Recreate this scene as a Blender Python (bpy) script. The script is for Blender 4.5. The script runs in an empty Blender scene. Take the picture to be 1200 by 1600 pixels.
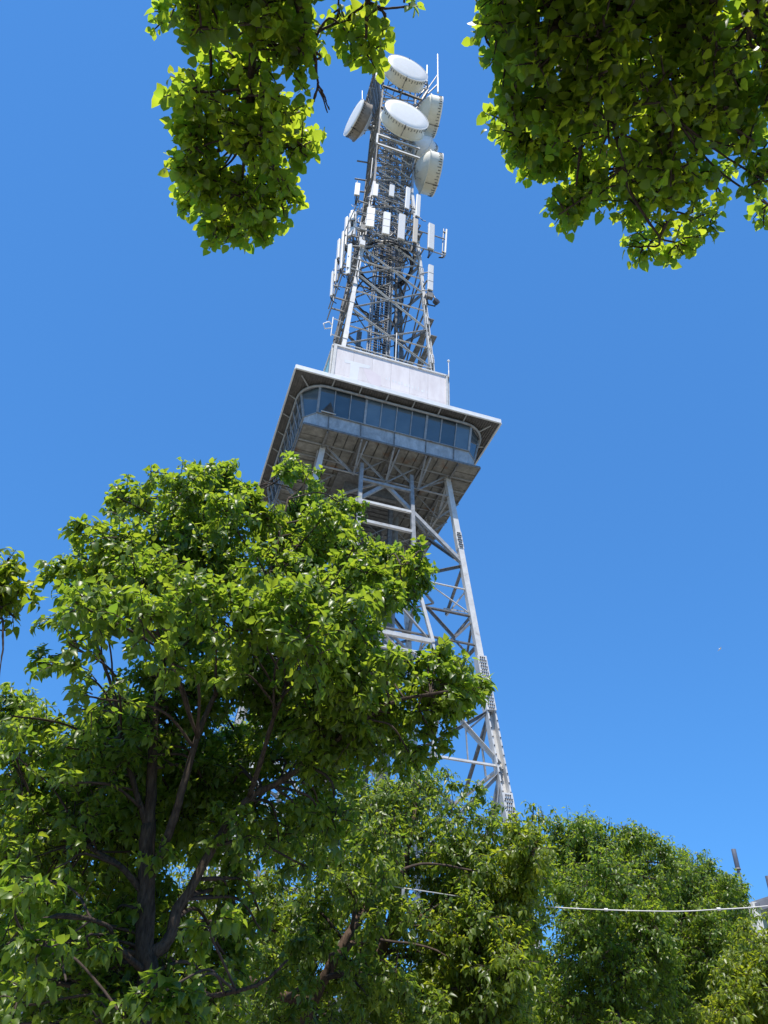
import bpy, bmesh, math, random
import numpy as np
from mathutils import Vector, Matrix

random.seed(7)
rng = np.random.default_rng(11)
S = bpy.context.scene
COL = S.collection
rad = math.radians

# ------------------------------------------------------------------ camera, sky, sun, exposure
CAM = Vector((-9.530, -36.592, 1.6))
YAW, PITCH, ROLL, FPX = 0.2840, 0.6650, 0.0500, 1206.1
_f = Vector((math.sin(YAW) * math.cos(PITCH), math.cos(YAW) * math.cos(PITCH), math.sin(PITCH)))
_r0 = Vector((math.cos(YAW), -math.sin(YAW), 0))
_u0 = _r0.cross(_f)
_r = _r0 * math.cos(ROLL) + _u0 * math.sin(ROLL)
_u = -_r0 * math.sin(ROLL) + _u0 * math.cos(ROLL)
cam = bpy.data.cameras.new('camera')
cam_o = bpy.data.objects.new('camera', cam)
COL.objects.link(cam_o)
cam_o.matrix_world = Matrix(((_r.x, _u.x, -_f.x, CAM.x), (_r.y, _u.y, -_f.y, CAM.y), (_r.z, _u.z, -_f.z, CAM.z), (0, 0, 0, 1)))
cam.sensor_fit = 'VERTICAL'
cam.sensor_height = 24
cam.lens = FPX / 1600 * 24
cam.clip_start = 0.05
cam.clip_end = 5000
S.camera = cam_o

SUN_EL, SUN_OFF = rad(68.5), rad(32)          # sun high behind the camera, to its left
to_sun = Vector((-math.sin(SUN_OFF) * math.cos(SUN_EL), -math.cos(SUN_OFF) * math.cos(SUN_EL), math.sin(SUN_EL)))
world = bpy.data.worlds.new('World')
S.world = world
world.use_nodes = True
nt = world.node_tree
bg = nt.nodes['Background']
sky = nt.nodes.new('ShaderNodeTexSky')
sky.sky_type = 'NISHITA'
sky.sun_disc = False
sky.sun_elevation = SUN_EL
sky.sun_rotation = math.atan2(to_sun.x, to_sun.y)
sky.altitude = 0
sky.air_density = 1.0
sky.dust_density = 0.0
sky.ozone_density = 3.0
# one even response curve over the whole sky: flatter and deeper blue, as the phone rendered it
m1 = nt.nodes.new('ShaderNodeMixRGB'); m1.blend_type = 'MULTIPLY'; m1.inputs[0].default_value = 1
m1.inputs[2].default_value = (.212, .212, .212, 1)
gam = nt.nodes.new('ShaderNodeGamma'); gam.inputs[1].default_value = .554
m2 = nt.nodes.new('ShaderNodeMixRGB'); m2.blend_type = 'MULTIPLY'; m2.inputs[0].default_value = 1
m2.inputs[2].default_value = (.200*4.71, .520*4.71, .955*4.71, 1)
nt.links.new(sky.outputs[0], m1.inputs[1]); nt.links.new(m1.outputs[0], gam.inputs[0]); nt.links.new(gam.outputs[0], m2.inputs[1])
nt.links.new(m2.outputs[0], bg.inputs[0])
bg.inputs[1].default_value = 0.15
sun = bpy.data.lights.new('sun', 'SUN')
sun.energy = 5.0
sun.angle = rad(0.53)
sun.color = (1.0, 0.94, 0.85)
sun_o = bpy.data.objects.new('sun', sun)
sun_o.rotation_euler = to_sun.to_track_quat('Z', 'Y').to_euler()
sun_o.location = (0, -60, 120)
COL.objects.link(sun_o)
S.view_settings.view_transform = 'Standard'
S.view_settings.look = 'None'
S.view_settings.exposure = 0.5
S.view_settings.gamma = 1.0
S.view_settings.use_curve_mapping = False
S.render.engine = 'CYCLES'
S.cycles.max_bounces = 8
S.cycles.transmission_bounces = 6
S.cycles.diffuse_bounces = 4

# ------------------------------------------------------------------ helpers
def ray(px, py):
    return _f + _r * ((px - 600) / FPX) + _u * ((800 - py) / FPX)

def at(px, py, d):            # point seen at a photo pixel, d metres away along the ground
    v = ray(px, py)
    return CAM + v * (d / math.hypot(v.x, v.y))

def at_h(px, py, h):          # the same, at height h
    v = ray(px, py)
    return CAM + v * ((h - CAM.z) / v.z)

def on_y(px, py, Y):
    v = ray(px, py)
    return CAM + v * ((Y - CAM.y) / v.y)

WM = {}
def link(o, world=None, parent=None):
    m = world if world is not None else Matrix.Identity(4)
    COL.objects.link(o)
    o.matrix_basis = m
    if parent is not None:
        o.parent = parent
        o.matrix_parent_inverse = WM[parent.name].inverted()
    WM[o.name] = m.copy()
    return o

def tag(o, label=None, cat=None, group=None, kind=None):
    if label: o['label'] = label
    if cat: o['category'] = cat
    if group: o['group'] = group
    if kind: o['kind'] = kind
    return o

def thing(name, loc, label, cat, group=None):
    o = bpy.data.objects.new(name, None)
    o.empty_display_size = 0.3
    link(o, Matrix.Translation(loc))
    return tag(o, label, cat, group)

def mesh_obj(name, verts, faces, m, parent=None, smooth=False, world=None):
    me = bpy.data.meshes.new(name)
    me.from_pydata([tuple(v) for v in verts], [], faces)
    me.update()
    if m: me.materials.append(m)
    if smooth:
        me.polygons.foreach_set('use_smooth', [True] * len(me.polygons))
    return link(bpy.data.objects.new(name, me), world, parent)

class MB:
    """collects shapes into one mesh"""
    def __init__(s): s.v = []; s.f = []
    def add(s, v, f):
        n = len(s.v); s.v += [Vector(q) for q in v]; s.f += [tuple(i + n for i in q) for q in f]; return s
    def box(s, x0, x1, y0, y1, z0, z1):
        return s.add([(x0,y0,z0),(x1,y0,z0),(x1,y1,z0),(x0,y1,z0),(x0,y0,z1),(x1,y0,z1),(x1,y1,z1),(x0,y1,z1)],
                     [(0,3,2,1),(4,5,6,7),(0,1,5,4),(1,2,6,5),(2,3,7,6),(3,0,4,7)])
    def bar(s, a, b, w, h, up=(0,0,1)):
        M = frame(a, b, w, h, up)
        return s.add([M @ Vector(q) for q in BOXV], BOXF)
    def tube(s, pts, radii, n=8, cap=True):
        pts = [Vector(p) for p in pts]
        base = len(s.v); ref = None
        for i, p in enumerate(pts):
            t = (pts[min(i+1, len(pts)-1)] - pts[max(i-1, 0)]).normalized()
            if ref is None:
                ref = t.orthogonal().normalized()
            ref = (ref - t * ref.dot(t)).normalized()
            b = t.cross(ref)
            r = radii[i] if hasattr(radii, '__len__') else radii
            for k in range(n):
                a = 2*math.pi*k/n
                s.v.append(p + (ref*math.cos(a) + b*math.sin(a))*r)
        for i in range(len(pts)-1):
            for k in range(n):
                k2 = (k+1) % n
                s.f.append((base+i*n+k, base+i*n+k2, base+(i+1)*n+k2, base+(i+1)*n+k))
        if cap:
            s.f.append(tuple(base+k for k in reversed(range(n))))
            s.f.append(tuple(base+(len(pts)-1)*n+k for k in range(n)))
        return s
    def lathe(s, c, axis, prof, n=48, ref=None):
        """prof: list of (radius, distance along axis)"""
        axis = Vector(axis).normalized(); c = Vector(c)
        h = axis.orthogonal().normalized() if ref is None else Vector(ref)
        v = axis.cross(h); base = len(s.v); rows = []
        for r, t in prof:
            if r < 1e-4:
                rows.append([len(s.v)]*n); s.v.append(c + axis*t)
            else:
                rows.append([len(s.v)+k for k in range(n)])
                for k in range(n):
                    a = 2*math.pi*k/n; s.v.append(c + axis*t + (h*math.cos(a)+v*math.sin(a))*r)
        for i in range(len(prof)-1):
            for k in range(n):
                q = [rows[i][k], rows[i][(k+1)%n], rows[i+1][(k+1)%n], rows[i+1][k]]
                u = []
                for w in q:
                    if w not in u: u.append(w)
                if len(u) > 2: s.f.append(tuple(u))
        return s
    def build(s, name, m, parent=None, smooth=False, world=None):
        return mesh_obj(name, s.v, s.f, m, parent, smooth, world)

BOXV = [(-.5,-.5,0),(.5,-.5,0),(.5,.5,0),(-.5,.5,0),(-.5,-.5,1),(.5,-.5,1),(.5,.5,1),(-.5,.5,1)]
BOXF = [(0,3,2,1),(4,5,6,7),(0,1,5,4),(1,2,6,5),(2,3,7,6),(3,0,4,7)]
def profile_mesh(name, poly):
    n = len(poly)
    v = [(x,y,0) for x,y in poly] + [(x,y,1) for x,y in poly]
    f = [tuple(reversed(range(n))), tuple(range(n, 2*n))] + [(i,(i+1)%n,n+(i+1)%n,n+i) for i in range(n)]
    me = bpy.data.meshes.new(name); me.from_pydata(v, [], f); me.update(); return me
PROF = {
    'box': [(-.5,-.5),(.5,-.5),(.5,.5),(-.5,.5)],
    'L': [(-.5,-.5),(.5,-.5),(.5,-.36),(-.36,-.36),(-.36,.5),(-.5,.5)],
    'C': [(-.5,-.5),(-.34,-.5),(-.34,.3),(.34,.3),(.34,-.5),(.5,-.5),(.5,.5),(-.5,.5)],
    'I': [(-.5,-.5),(.5,-.5),(.5,-.36),(.08,-.36),(.08,.36),(.5,.36),(.5,.5),(-.5,.5),(-.5,.36),(-.08,.36),(-.08,-.36),(-.5,-.36)],
    'cyl': [(.5*math.cos(2*math.pi*k/10), .5*math.sin(2*math.pi*k/10)) for k in range(10)],
}
def frame(a, b, w, h, up=(0,0,1)):
    a = Vector(a); b = Vector(b); z = b - a; L = z.length; z = z / L
    up = Vector(up)
    if abs(z.dot(up.normalized())) > 0.97: up = Vector((0,1,0)) if abs(z.y) < .9 else Vector((1,0,0))
    x = up.cross(z).normalized(); y = z.cross(x)
    return Matrix(((x.x*w, y.x*h, z.x*L, a.x), (x.y*w, y.y*h, z.y*L, a.y), (x.z*w, y.z*h, z.z*L, a.z), (0,0,0,1)))
_pm = {}
def rod(name, a, b, w, h, m, parent, shape='box', up=(0,0,1)):
    key = (shape, m.name)
    if key not in _pm:
        me = profile_mesh(shape + '_section', PROF[shape]); me.materials.append(m)
        if shape == 'cyl':
            me.polygons.foreach_set('use_smooth', [len(p.vertices) == 4 for p in me.polygons])
        _pm[key] = me
    return link(bpy.data.objects.new(name, _pm[key]), frame(a, b, w, h, up), parent)

# ------------------------------------------------------------------ materials
def new_mat(name):
    m = bpy.data.materials.new(name); m.use_nodes = True
    return m, m.node_tree, m.node_tree.nodes['Principled BSDF']

def noisy(name, c1, c2, scale=3, rough=.5, metal=0, bump=0., stretch=(1,1,1), spec=.5, detail=6, lo=.35, hi=.65, rust=None, rust_amt=.0):
    m, t, b = new_mat(name)
    tc = t.nodes.new('ShaderNodeNewGeometry'); mp = t.nodes.new('ShaderNodeMapping')
    mp.inputs['Scale'].default_value = stretch
    no = t.nodes.new('ShaderNodeTexNoise'); no.inputs['Scale'].default_value = scale; no.inputs['Detail'].default_value = detail
    no.inputs['Roughness'].default_value = .65
    cr = t.nodes.new('ShaderNodeValToRGB')
    cr.color_ramp.elements[0].color = (*c1, 1); cr.color_ramp.elements[1].color = (*c2, 1)
    cr.color_ramp.elements[0].position = lo; cr.color_ramp.elements[1].position = hi
    t.links.new(tc.outputs['Position'], mp.inputs[0]); t.links.new(mp.outputs[0], no.inputs['Vector'])
    t.links.new(no.outputs['Fac'], cr.inputs[0])
    out = cr.outputs[0]
    if rust:
        n2 = t.nodes.new('ShaderNodeTexNoise'); n2.inputs['Scale'].default_value = scale*.45; n2.inputs['Detail'].default_value = 8
        t.links.new(tc.outputs['Position'], n2.inputs['Vector'])
        r2 = t.nodes.new('ShaderNodeValToRGB')
        r2.color_ramp.elements[0].position = .66 - rust_amt; r2.color_ramp.elements[1].position = .80 - rust_amt
        mx = t.nodes.new('ShaderNodeMixRGB'); mx.inputs[2].default_value = (*rust, 1)
        t.links.new(n2.outputs['Fac'], r2.inputs[0]); t.links.new(r2.outputs[0], mx.inputs[0]); t.links.new(out, mx.inputs[1])
        out = mx.outputs[0]
    # every piece a little lighter or darker than its neighbour
    oi = t.nodes.new('ShaderNodeObjectInfo'); mr = t.nodes.new('ShaderNodeMapRange')
    mr.inputs[3].default_value = .88; mr.inputs[4].default_value = 1.08
    hs = t.nodes.new('ShaderNodeHueSaturation')
    t.links.new(oi.outputs['Random'], mr.inputs[0]); t.links.new(mr.outputs[0], hs.inputs['Value']); t.links.new(out, hs.inputs['Color'])
    t.links.new(hs.outputs[0], b.inputs['Base Color'])
    b.inputs['Roughness'].default_value = rough; b.inputs['Metallic'].default_value = metal
    b.inputs['Specular IOR Level'].default_value = spec
    if bump:
        bp = t.nodes.new('ShaderNodeBump'); bp.inputs['Strength'].default_value = bump; bp.inputs['Distance'].default_value = .03
        t.links.new(no.outputs['Fac'], bp.inputs['Height']); t.links.new(bp.outputs[0], b.inputs['Normal'])
    return m

STEEL = noisy('galvanised_steel', (.24,.25,.255), (.38,.39,.395), 4, .55, .2, rust=(.20,.12,.07), rust_amt=.035)
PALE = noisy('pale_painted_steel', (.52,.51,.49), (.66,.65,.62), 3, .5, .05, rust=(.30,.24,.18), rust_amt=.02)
GREY = noisy('weathered_and_shaded_steel', (.11,.11,.11), (.21,.21,.205), 5, .6, .15, rust=(.16,.10,.06), rust_amt=.02)  # rusty grey; dark tone also paints in shade on braces and back faces
DARK = noisy('dark_cable_rubber', (.02,.02,.022), (.05,.05,.055), 6, .5)
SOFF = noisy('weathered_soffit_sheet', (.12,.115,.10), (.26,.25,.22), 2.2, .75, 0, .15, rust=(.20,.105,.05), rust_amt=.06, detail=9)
APRON = noisy('zinc_apron_sheet', (.29,.31,.32), (.48,.50,.51), 3.5, .55, .08, .1, (1,1,.5), detail=10, rust=(.52,.55,.58), rust_amt=.06)
ROOFW = noisy('white_roof_paint', (.66,.68,.69), (.78,.79,.80), 2, .45)
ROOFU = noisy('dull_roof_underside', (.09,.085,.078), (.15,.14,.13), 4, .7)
WHITE = noisy('white_fibreglass', (.76,.74,.70), (.81,.79,.75), 3, .4)
CREAM = noisy('cream_fibreglass', (.66,.63,.52), (.76,.73,.62), 1.3, .5, lo=.3, hi=.7)
SHROUD_SHADE = noisy('shaded_shroud', (.20,.17,.145), (.28,.245,.21), 3, .6)  # left dish only: shade put into the shroud colour as brown grey
SIGNW = noisy('faded_pink_white_print', (.60,.545,.545), (.70,.655,.655), 1.6, .55, stretch=(1.6,1.6,.35), lo=.3, hi=.6)
SIGNP = noisy('faded_pale_print', (.67,.68,.70), (.70,.71,.72), 2, .55)
SIGNR = noisy('faded_rose_print', (.66,.585,.61), (.69,.62,.645), 2, .55)
TEAL = noisy('faded_teal_print', (.16,.42,.47), (.32,.54,.58), .8, .5)
CONC = noisy('dark_core_cladding', (.035,.035,.035), (.09,.085,.08), 2, .8)
BARK = noisy('brown_bark', (.035,.026,.020), (.105,.078,.058), 14, .9, 0, 1.0, (3,3,.7), spec=.2)
BARKL = noisy('ruddy_bark', (.06,.04,.027), (.15,.10,.07), 12, .9, 0, 1.0, (3,3,.7), spec=.2)
TWIG = noisy('twig_bark', (.03,.022,.018), (.085,.062,.048), 10, .85, spec=.2)

def glass_mat():
    m, t, b = new_mat('tinted_window_glass')
    b.inputs['Base Color'].default_value = (.028,.065,.105,1); b.inputs['Roughness'].default_value = .06
    b.inputs['IOR'].default_value = 1.7; b.inputs['Specular IOR Level'].default_value = .6
    g = t.nodes.new('ShaderNodeNewGeometry'); n = t.nodes.new('ShaderNodeTexNoise'); n.inputs['Scale'].default_value = 1.1
    c = t.nodes.new('ShaderNodeValToRGB'); c.color_ramp.elements[0].color = (.030,.048,.065,1); c.color_ramp.elements[1].color = (.075,.105,.13,1)
    t.links.new(g.outputs['Position'], n.inputs['Vector']); t.links.new(n.outputs['Fac'], c.inputs[0]); t.links.new(c.outputs[0], b.inputs['Base Color'])
    oi = t.nodes.new('ShaderNodeObjectInfo'); mr = t.nodes.new('ShaderNodeMapRange'); mr.inputs[3].default_value = .55; mr.inputs[4].default_value = 1.9
    hs = t.nodes.new('ShaderNodeHueSaturation'); t.links.new(oi.outputs['Random'], mr.inputs[0]); t.links.new(mr.outputs[0], hs.inputs['Value'])
    t.links.new(c.outputs[0], hs.inputs['Color']); t.links.new(hs.outputs[0], b.inputs['Base Color'])
    n2 = t.nodes.new('ShaderNodeTexNoise'); n2.inputs['Scale'].default_value = .7
    bp = t.nodes.new('ShaderNodeBump'); bp.inputs['Strength'].default_value = .05; bp.inputs['Distance'].default_value = .1
    t.links.new(g.outputs['Position'], n2.inputs['Vector']); t.links.new(n2.outputs['Fac'], bp.inputs['Height']); t.links.new(bp.outputs[0], b.inputs['Normal'])
    return m
GLASS = glass_mat()

def leaf_mat(name, dark, light, trans, tfac=.42):
    m, t, b = new_mat(name)
    at_ = t.nodes.new('ShaderNodeAttribute'); at_.attribute_name = 'tint'
    cr = t.nodes.new('ShaderNodeValToRGB')
    cr.color_ramp.elements[0].color = (*dark,1); cr.color_ramp.elements[1].color = (*light,1)
    t.links.new(at_.outputs['Fac'], cr.inputs[0]); t.links.new(cr.outputs[0], b.inputs['Base Color'])
    b.inputs['Roughness'].default_value = .38; b.inputs['Specular IOR Level'].default_value = .5
    tr = t.nodes.new('ShaderNodeBsdfTranslucent')
    c2 = t.nodes.new('ShaderNodeValToRGB')
    c2.color_ramp.elements[0].color = (trans[0]*.72, trans[1]*.85, trans[2], 1); c2.color_ramp.elements[1].color = (trans[0]*1.25, trans[1]*1.08, trans[2], 1)
    t.links.new(at_.outputs['Fac'], c2.inputs[0]); t.links.new(c2.outputs[0], tr.inputs[0])
    mx = t.nodes.new('ShaderNodeMixShader'); mx.inputs[0].default_value = tfac
    t.links.new(b.outputs[0], mx.inputs[1]); t.links.new(tr.outputs[0], mx.inputs[2])
    t.links.new(mx.outputs[0], t.nodes['Material Output'].inputs[0])
    return m
LEAF = leaf_mat('green_leaf', (.040,.082,.012), (.112,.174,.022), (.38,.54,.034), .48)
LEAFY = leaf_mat('yellow_green_leaf', (.060,.102,.012), (.150,.195,.024), (.48,.60,.030), .48)
LEAFO = leaf_mat('backlit_green_leaf', (.036,.072,.010), (.100,.150,.018), (.50,.65,.034), .57)
LEAFD = leaf_mat('deep_green_leaf', (.042,.084,.014), (.120,.172,.026), (.38,.52,.035), .46)

# ------------------------------------------------------------------ ground
g, t, b = new_mat('paving_and_grass')
n = t.nodes.new('ShaderNodeTexNoise'); n.inputs['Scale'].default_value = .08; n.inputs['Detail'].default_value = 8
c = t.nodes.new('ShaderNodeValToRGB'); c.color_ramp.elements[0].color = (.10,.13,.05,1); c.color_ramp.elements[1].color = (.20,.18,.15,1)
c.color_ramp.elements[0].position = .42; c.color_ramp.elements[1].position = .52
ge = t.nodes.new('ShaderNodeNewGeometry')
t.links.new(ge.outputs['Position'], n.inputs['Vector']); t.links.new(n.outputs['Fac'], c.inputs[0]); t.links.new(c.outputs[0], b.inputs['Base Color'])
b.inputs['Roughness'].default_value = .9
tag(mesh_obj('ground', [(-2500,-2500,0),(2500,-2500,0),(2500,2500,0),(-2500,2500,0)], [(0,1,2,3)], g), 'open ground of pale paving and grass', kind='structure')
PAVE = noisy('pale_paving', (.17,.16,.145), (.26,.245,.22), 1.5, .85)
tag(MB().box(-30,34,-50,22,.0,.1).build('pavement', PAVE), 'pale concrete plaza under the tower', kind='structure')

# ------------------------------------------------------------------ the tower
T = thing('telecom_tower', (0,0,.1), 'tall steel lattice communications tower with a square glazed lookout cabin halfway up', 'tower')
def lz(z): return 3.862 + (6.847 - 3.862) * (32 - z) / 32
def mz(z):
    return 3.535 + (1.772 - 3.535) * (min(z, 66.28) - 35.716) / (66.276 - 35.716)
def rot4(k, p):
    x, y, z = p
    for _ in range(k): x, y = -y, x
    return Vector((x, y, z))
def F(k, x, z, off=0.):      # a point on face k of the lower frame
    return rot4(k, (x, -lz(z) - off, z))
def G(k, x, z, off=0.):      # on face k of the mast
    return rot4(k, (x, -mz(z) - off, z))

# lower legs
for k in range(4):
    def cor(z): return rot4(k, (lz(z), -lz(z), z))
    up = rot4(k, (0, 1, 0))
    rod('leg', cor(.1), cor(19.4), .46, .40, PALE, T, 'C', up)
    lg = rod('leg', cor(19.3), cor(32.2), .31, .31, PALE, T, 'box', up)
    for z0, z1 in ((26.5, 27.7), (16.8, 19.7), (11.3, 12.9), (5.6, 7.0)):
        w = .36 if z0 > 20 else .50
        sp = rod('splice_plate', cor(z0), cor(z1), w, w*.93, PALE, T, 'box', up)
        mb = MB()
        nrow = int((z1 - z0) / .17)
        for i in range(nrow):
            z = z0 + .1 + (z1 - z0 - .2) * i / max(1, nrow-1)
            c0 = cor(z)
            for dx in ((-.3, -.1, .1, .3) if i % 2 else (-.2, .0, .2)):
                for face in (0, 1):
                    d1 = rot4(k, (dx*w, -w*.5, 0)) if face == 0 else rot4(k, (w*.5, dx*w, 0))
                    nrm = rot4(k, (0, -1, 0)) if face == 0 else rot4(k, (1, 0, 0))
                    mb.bar(c0 + d1, c0 + d1 + nrm*.035, .055, .055)
        tag(mb.build('bolt_heads', DARK, sp), kind='stuff')
    MB().box(-.9,.9,-.9,.9,.1,.9).build('footing', CONC, T, world=Matrix.Translation(rot4(k,(lz(.5),-lz(.5),0))))
    # bolts along the lower leg
    mb = MB()
    for i in range(44):
        z = 1.2 + i*.42
        for dx in (-.19, .19):
            p = cor(z) + rot4(k, (dx, -.205, 0)); mb.bar(p, p + rot4(k, (0,-.03,0)), .05, .05)
    tag(mb.build('bolt_heads', DARK, T), kind='stuff')

# bracing on the four faces
for k in range(4):
    nrm = rot4(k, (0,-1,0))
    def br(x0, z0, x1, z1, w=.17, nm='diagonal_brace', m=STEEL, shp='L', off=.0):
        rod(nm, F(k,x0,z0,off), F(k,x1,z1,off), w*.88, w*.88, m, T, shp, nrm)
    br(-lz(30.5), 30.5, lz(30.5), 30.5, .13, 'horizontal_strut', off=.02)
    for s in (-1, 1):
        br(0, 30.2, s*lz(25.6), 25.6, .22, shp='C')
        br(s*lz(31.8)*.99, 31.8, s*1.95, 30.5, .09)
        br(s*(1.66), 23.83, s*lz(23.83), 23.83, .12, 'horizontal_strut', PALE)
        br(s*2.0, 22.17, s*lz(22.17), 22.17, .19, 'horizontal_strut', GREY)  # grey members here carry the shade of their undersides in the colour
        br(s*3.7, 20.6, s*2.3, 22.1, .15, m=GREY)
        br(s*3.7, 20.6, s*lz(21.9), 21.9, .15, m=GREY)
        br(s*1.65, 24.3, s*lz(22.3), 22.35, .10, m=PALE, off=-.1)
        br(s*lz(25.4), 25.4, s*1.6, 23.95, .16, m=GREY)
        br(s*lz(14.25), 14.25, 0, 19.9, .20, m=PALE, off=.05)
        br(s*lz(16.85), 16.85, s*1.5, 14.2, .17, m=GREY)
        br(s*lz(16.85), 16.85, s*4.0, 15.6, .10)
        br(s*4.0, 15.7, s*4.0, 14.2, .09)
        br(s*lz(13.9), 13.9, 0, 8.2, .20)
        br(s*lz(13.9), 13.9, s*4.4, 8.2, .10)
        br(s*lz(7.9), 7.9, 0, .3, .22)
        br(s*.3, 23.2, -s*2.3, 20.3, .17)
    br(-lz(20.43), 20.43, lz(20.43), 20.43, .16, 'horizontal_strut', GREY)
    br(-lz(14.15), 14.15, lz(14.15), 14.15, .16, 'horizontal_strut', PALE, off=.1)
    br(-lz(8.1), 8.1, lz(8.1), 8.1, .18, 'horizontal_strut')
    br(-lz(11), 11, -lz(11)*.45, 11, .12, 'horizontal_strut'); br(lz(11), 11, lz(11)*.45, 11, .12, 'horizontal_strut')
    # secondary posts with rungs
    if k in (0, 2):
        for s in (-1, 1):
            br(s*1.52, 31.3, s*1.60, 24.0, .24, 'post', STEEL, 'C', .14)
            br(s*1.60, 24.0, s*2.5, 20.0, .19, 'post', PALE, 'box', .10)
            br(s*2.5, 20.0, s*2.35, 14.2, .17, 'post', PALE, 'box', .06)
        for z, w in ((28.35,.17),(26.9,.2),(20.0,.24),(19.2,.18)):
            x = 1.5 if z > 23 else 2.4
            br(-x, z, x, z, w, 'horizontal_strut', PALE, 'box', .16)
        br(-1.5, 30.0, 1.5, 30.0, .18, 'horizontal_strut', STEEL, 'C', .16)
    # brackets fanning up from the chord to the soffit
    for xc in (-1.95, 0, 1.95):
        for dx, yo in ((-.0, 1.45), (.32, 1.4)):
            rod('soffit_bracket', F(k,xc,30.4), rot4(k,(xc+dx,-lz(30.4)-yo+.05,31.9)), .08, .08, STEEL, T, 'L', nrm)
        rod('soffit_bracket', F(k,xc,30.4), rot4(k,(xc-1.7,-4.1,31.9)), .09, .09, STEEL, T, 'L', nrm)
        rod('soffit_bracket', F(k,xc,30.4), rot4(k,(xc+1.7,-4.1,31.9)), .09, .09, STEEL, T, 'L', nrm)
        rod('soffit_bracket', F(k,xc,30.4), rot4(k,(xc,-2.6,31.9)), .08, .08, STEEL, T, 'L', nrm)
# plan bracing
for z in (30.5, 25.6, 20.43, 14.15):
    for k in range(4):
        rod('plan_brace', rot4(k,(0,-lz(z),z)), rot4(k,(lz(z),0,z)), .12, .12, STEEL, T, 'L')
for k in range(4):
    rod('plan_brace', rot4(k,(1.5,-lz(30.5),30.55)), rot4(k,(1.5,0,30.55)), .1, .1, GREY, T, 'L')

# stair core
for x in (-1.25, 1.25):
    for y in (-1.1, 1.3):
        rod('core_column', (x,y,.1), (x,y,32.1), .26, .26, GREY, T, 'I')
rod('core_column', (2.1,.6,.1), (2.1,.6,32.1), .42, .42, STEEL, T, 'cyl')
z = .1; s = 1
while z < 31:
    mb = MB(); n = 9; zt = min(z + 1.9, 32)
    for i in range(n):
        x = s*(-1.2 + 2.4*i/n); zz = z + (zt-z)*i/n
        mb.box(min(x,x+s*.30), max(x,x+s*.30), (-1.0 if s > 0 else .2), (.05 if s > 0 else 1.2), zz-.04, zz+(zt-z)/n)
    mb.build('stair_flight', GREY, T)
    y0, y1 = (-1.0, .05) if s > 0 else (.2, 1.2)
    rod('handrail', (-s*1.2,y0,z+1), (s*1.2,y0,zt+1), .05, .05, STEEL, T, 'cyl')
    mb = MB().box(*sorted((s*1.2, s*1.75)), -1.0, 1.2, zt-.05, zt+.02); mb.build('landing', GREY, T)
    z = zt; s = -s
# darker underside of the machine room around the shaft
CORE = MB().box(-1.9,1.9,-1.7,1.9,31.2,32.0).box(-2.5,2.5,-2.4,2.5,31.75,32.0).build('shaft_surround', GREY, T)
for i in range(9):
    y = -1.6 + i*.4
    rod('louvre_slat', (-1.5,y,31.12), (1.5,y,31.12), .2, .05, GREY, T, 'box', (0,.5,1))

# ------------------------------------------------------------------ lookout cabin
A = 5.357
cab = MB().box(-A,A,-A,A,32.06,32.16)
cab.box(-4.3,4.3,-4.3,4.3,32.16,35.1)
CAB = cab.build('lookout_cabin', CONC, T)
# soffit panels, each with raised edges so the joints read
def tray(x0,x1,y0,y1,z):
    e=.024; q=.035; d=random.uniform(.012,.035)
    x0+=e;x1-=e;y0+=e;y1-=e
    v=[(x0,y0,z),(x1,y0,z),(x1,y1,z),(x0,y1,z),(x0+q,y0+q,z+d),(x1-q,y0+q,z+d),(x1-q,y1-q,z+d),(x0+q,y1-q,z+d),
       (x0,y0,z+.05),(x1,y0,z+.05),(x1,y1,z+.05),(x0,y1,z+.05)]
    f=[(0,4,5,1),(1,5,6,2),(2,6,7,3),(3,7,4,0),(4,7,6,5),(0,1,9,8),(1,2,10,9),(2,3,11,10),(3,0,8,11)]
    return v,f
xs = [-3.95 + 7.9*i/13 for i in range(14)]
ys = [-A + 2*A*i/9 for i in range(10)]
for i in range(13):
    for j in range(9):
        cx, cy = (xs[i]+xs[i+1])/2, (ys[j]+ys[j+1])/2
        if abs(cx) < 2.3 and abs(cy) < 2.2: continue
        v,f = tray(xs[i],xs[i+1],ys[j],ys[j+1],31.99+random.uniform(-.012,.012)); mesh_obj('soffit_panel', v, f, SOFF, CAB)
yl = [-A + 2*A*i/15 for i in range(16)]
for s in (-1,1):
    for j in range(15):
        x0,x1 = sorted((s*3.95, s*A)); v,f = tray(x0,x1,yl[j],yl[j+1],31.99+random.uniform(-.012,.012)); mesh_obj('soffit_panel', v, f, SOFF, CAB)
for y in ys[1:-1]:
    rod('purlin', (-A,y,31.94), (A,y,31.94), .06, .08, STEEL, CAB, 'L')
for x in (-3.95, -1.95, 0, 1.95, 3.95):
    rod('soffit_beam', (x,-A+.02,31.88), (x,A-.02,31.88), .11, .16, GREY, CAB, 'I')
for k in range(4):
    rod('edge_angle', rot4(k,(-A,-A-.02,32.06)), rot4(k,(A,-A-.02,32.06)), .07, .13, GREY, CAB, 'box')
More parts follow.
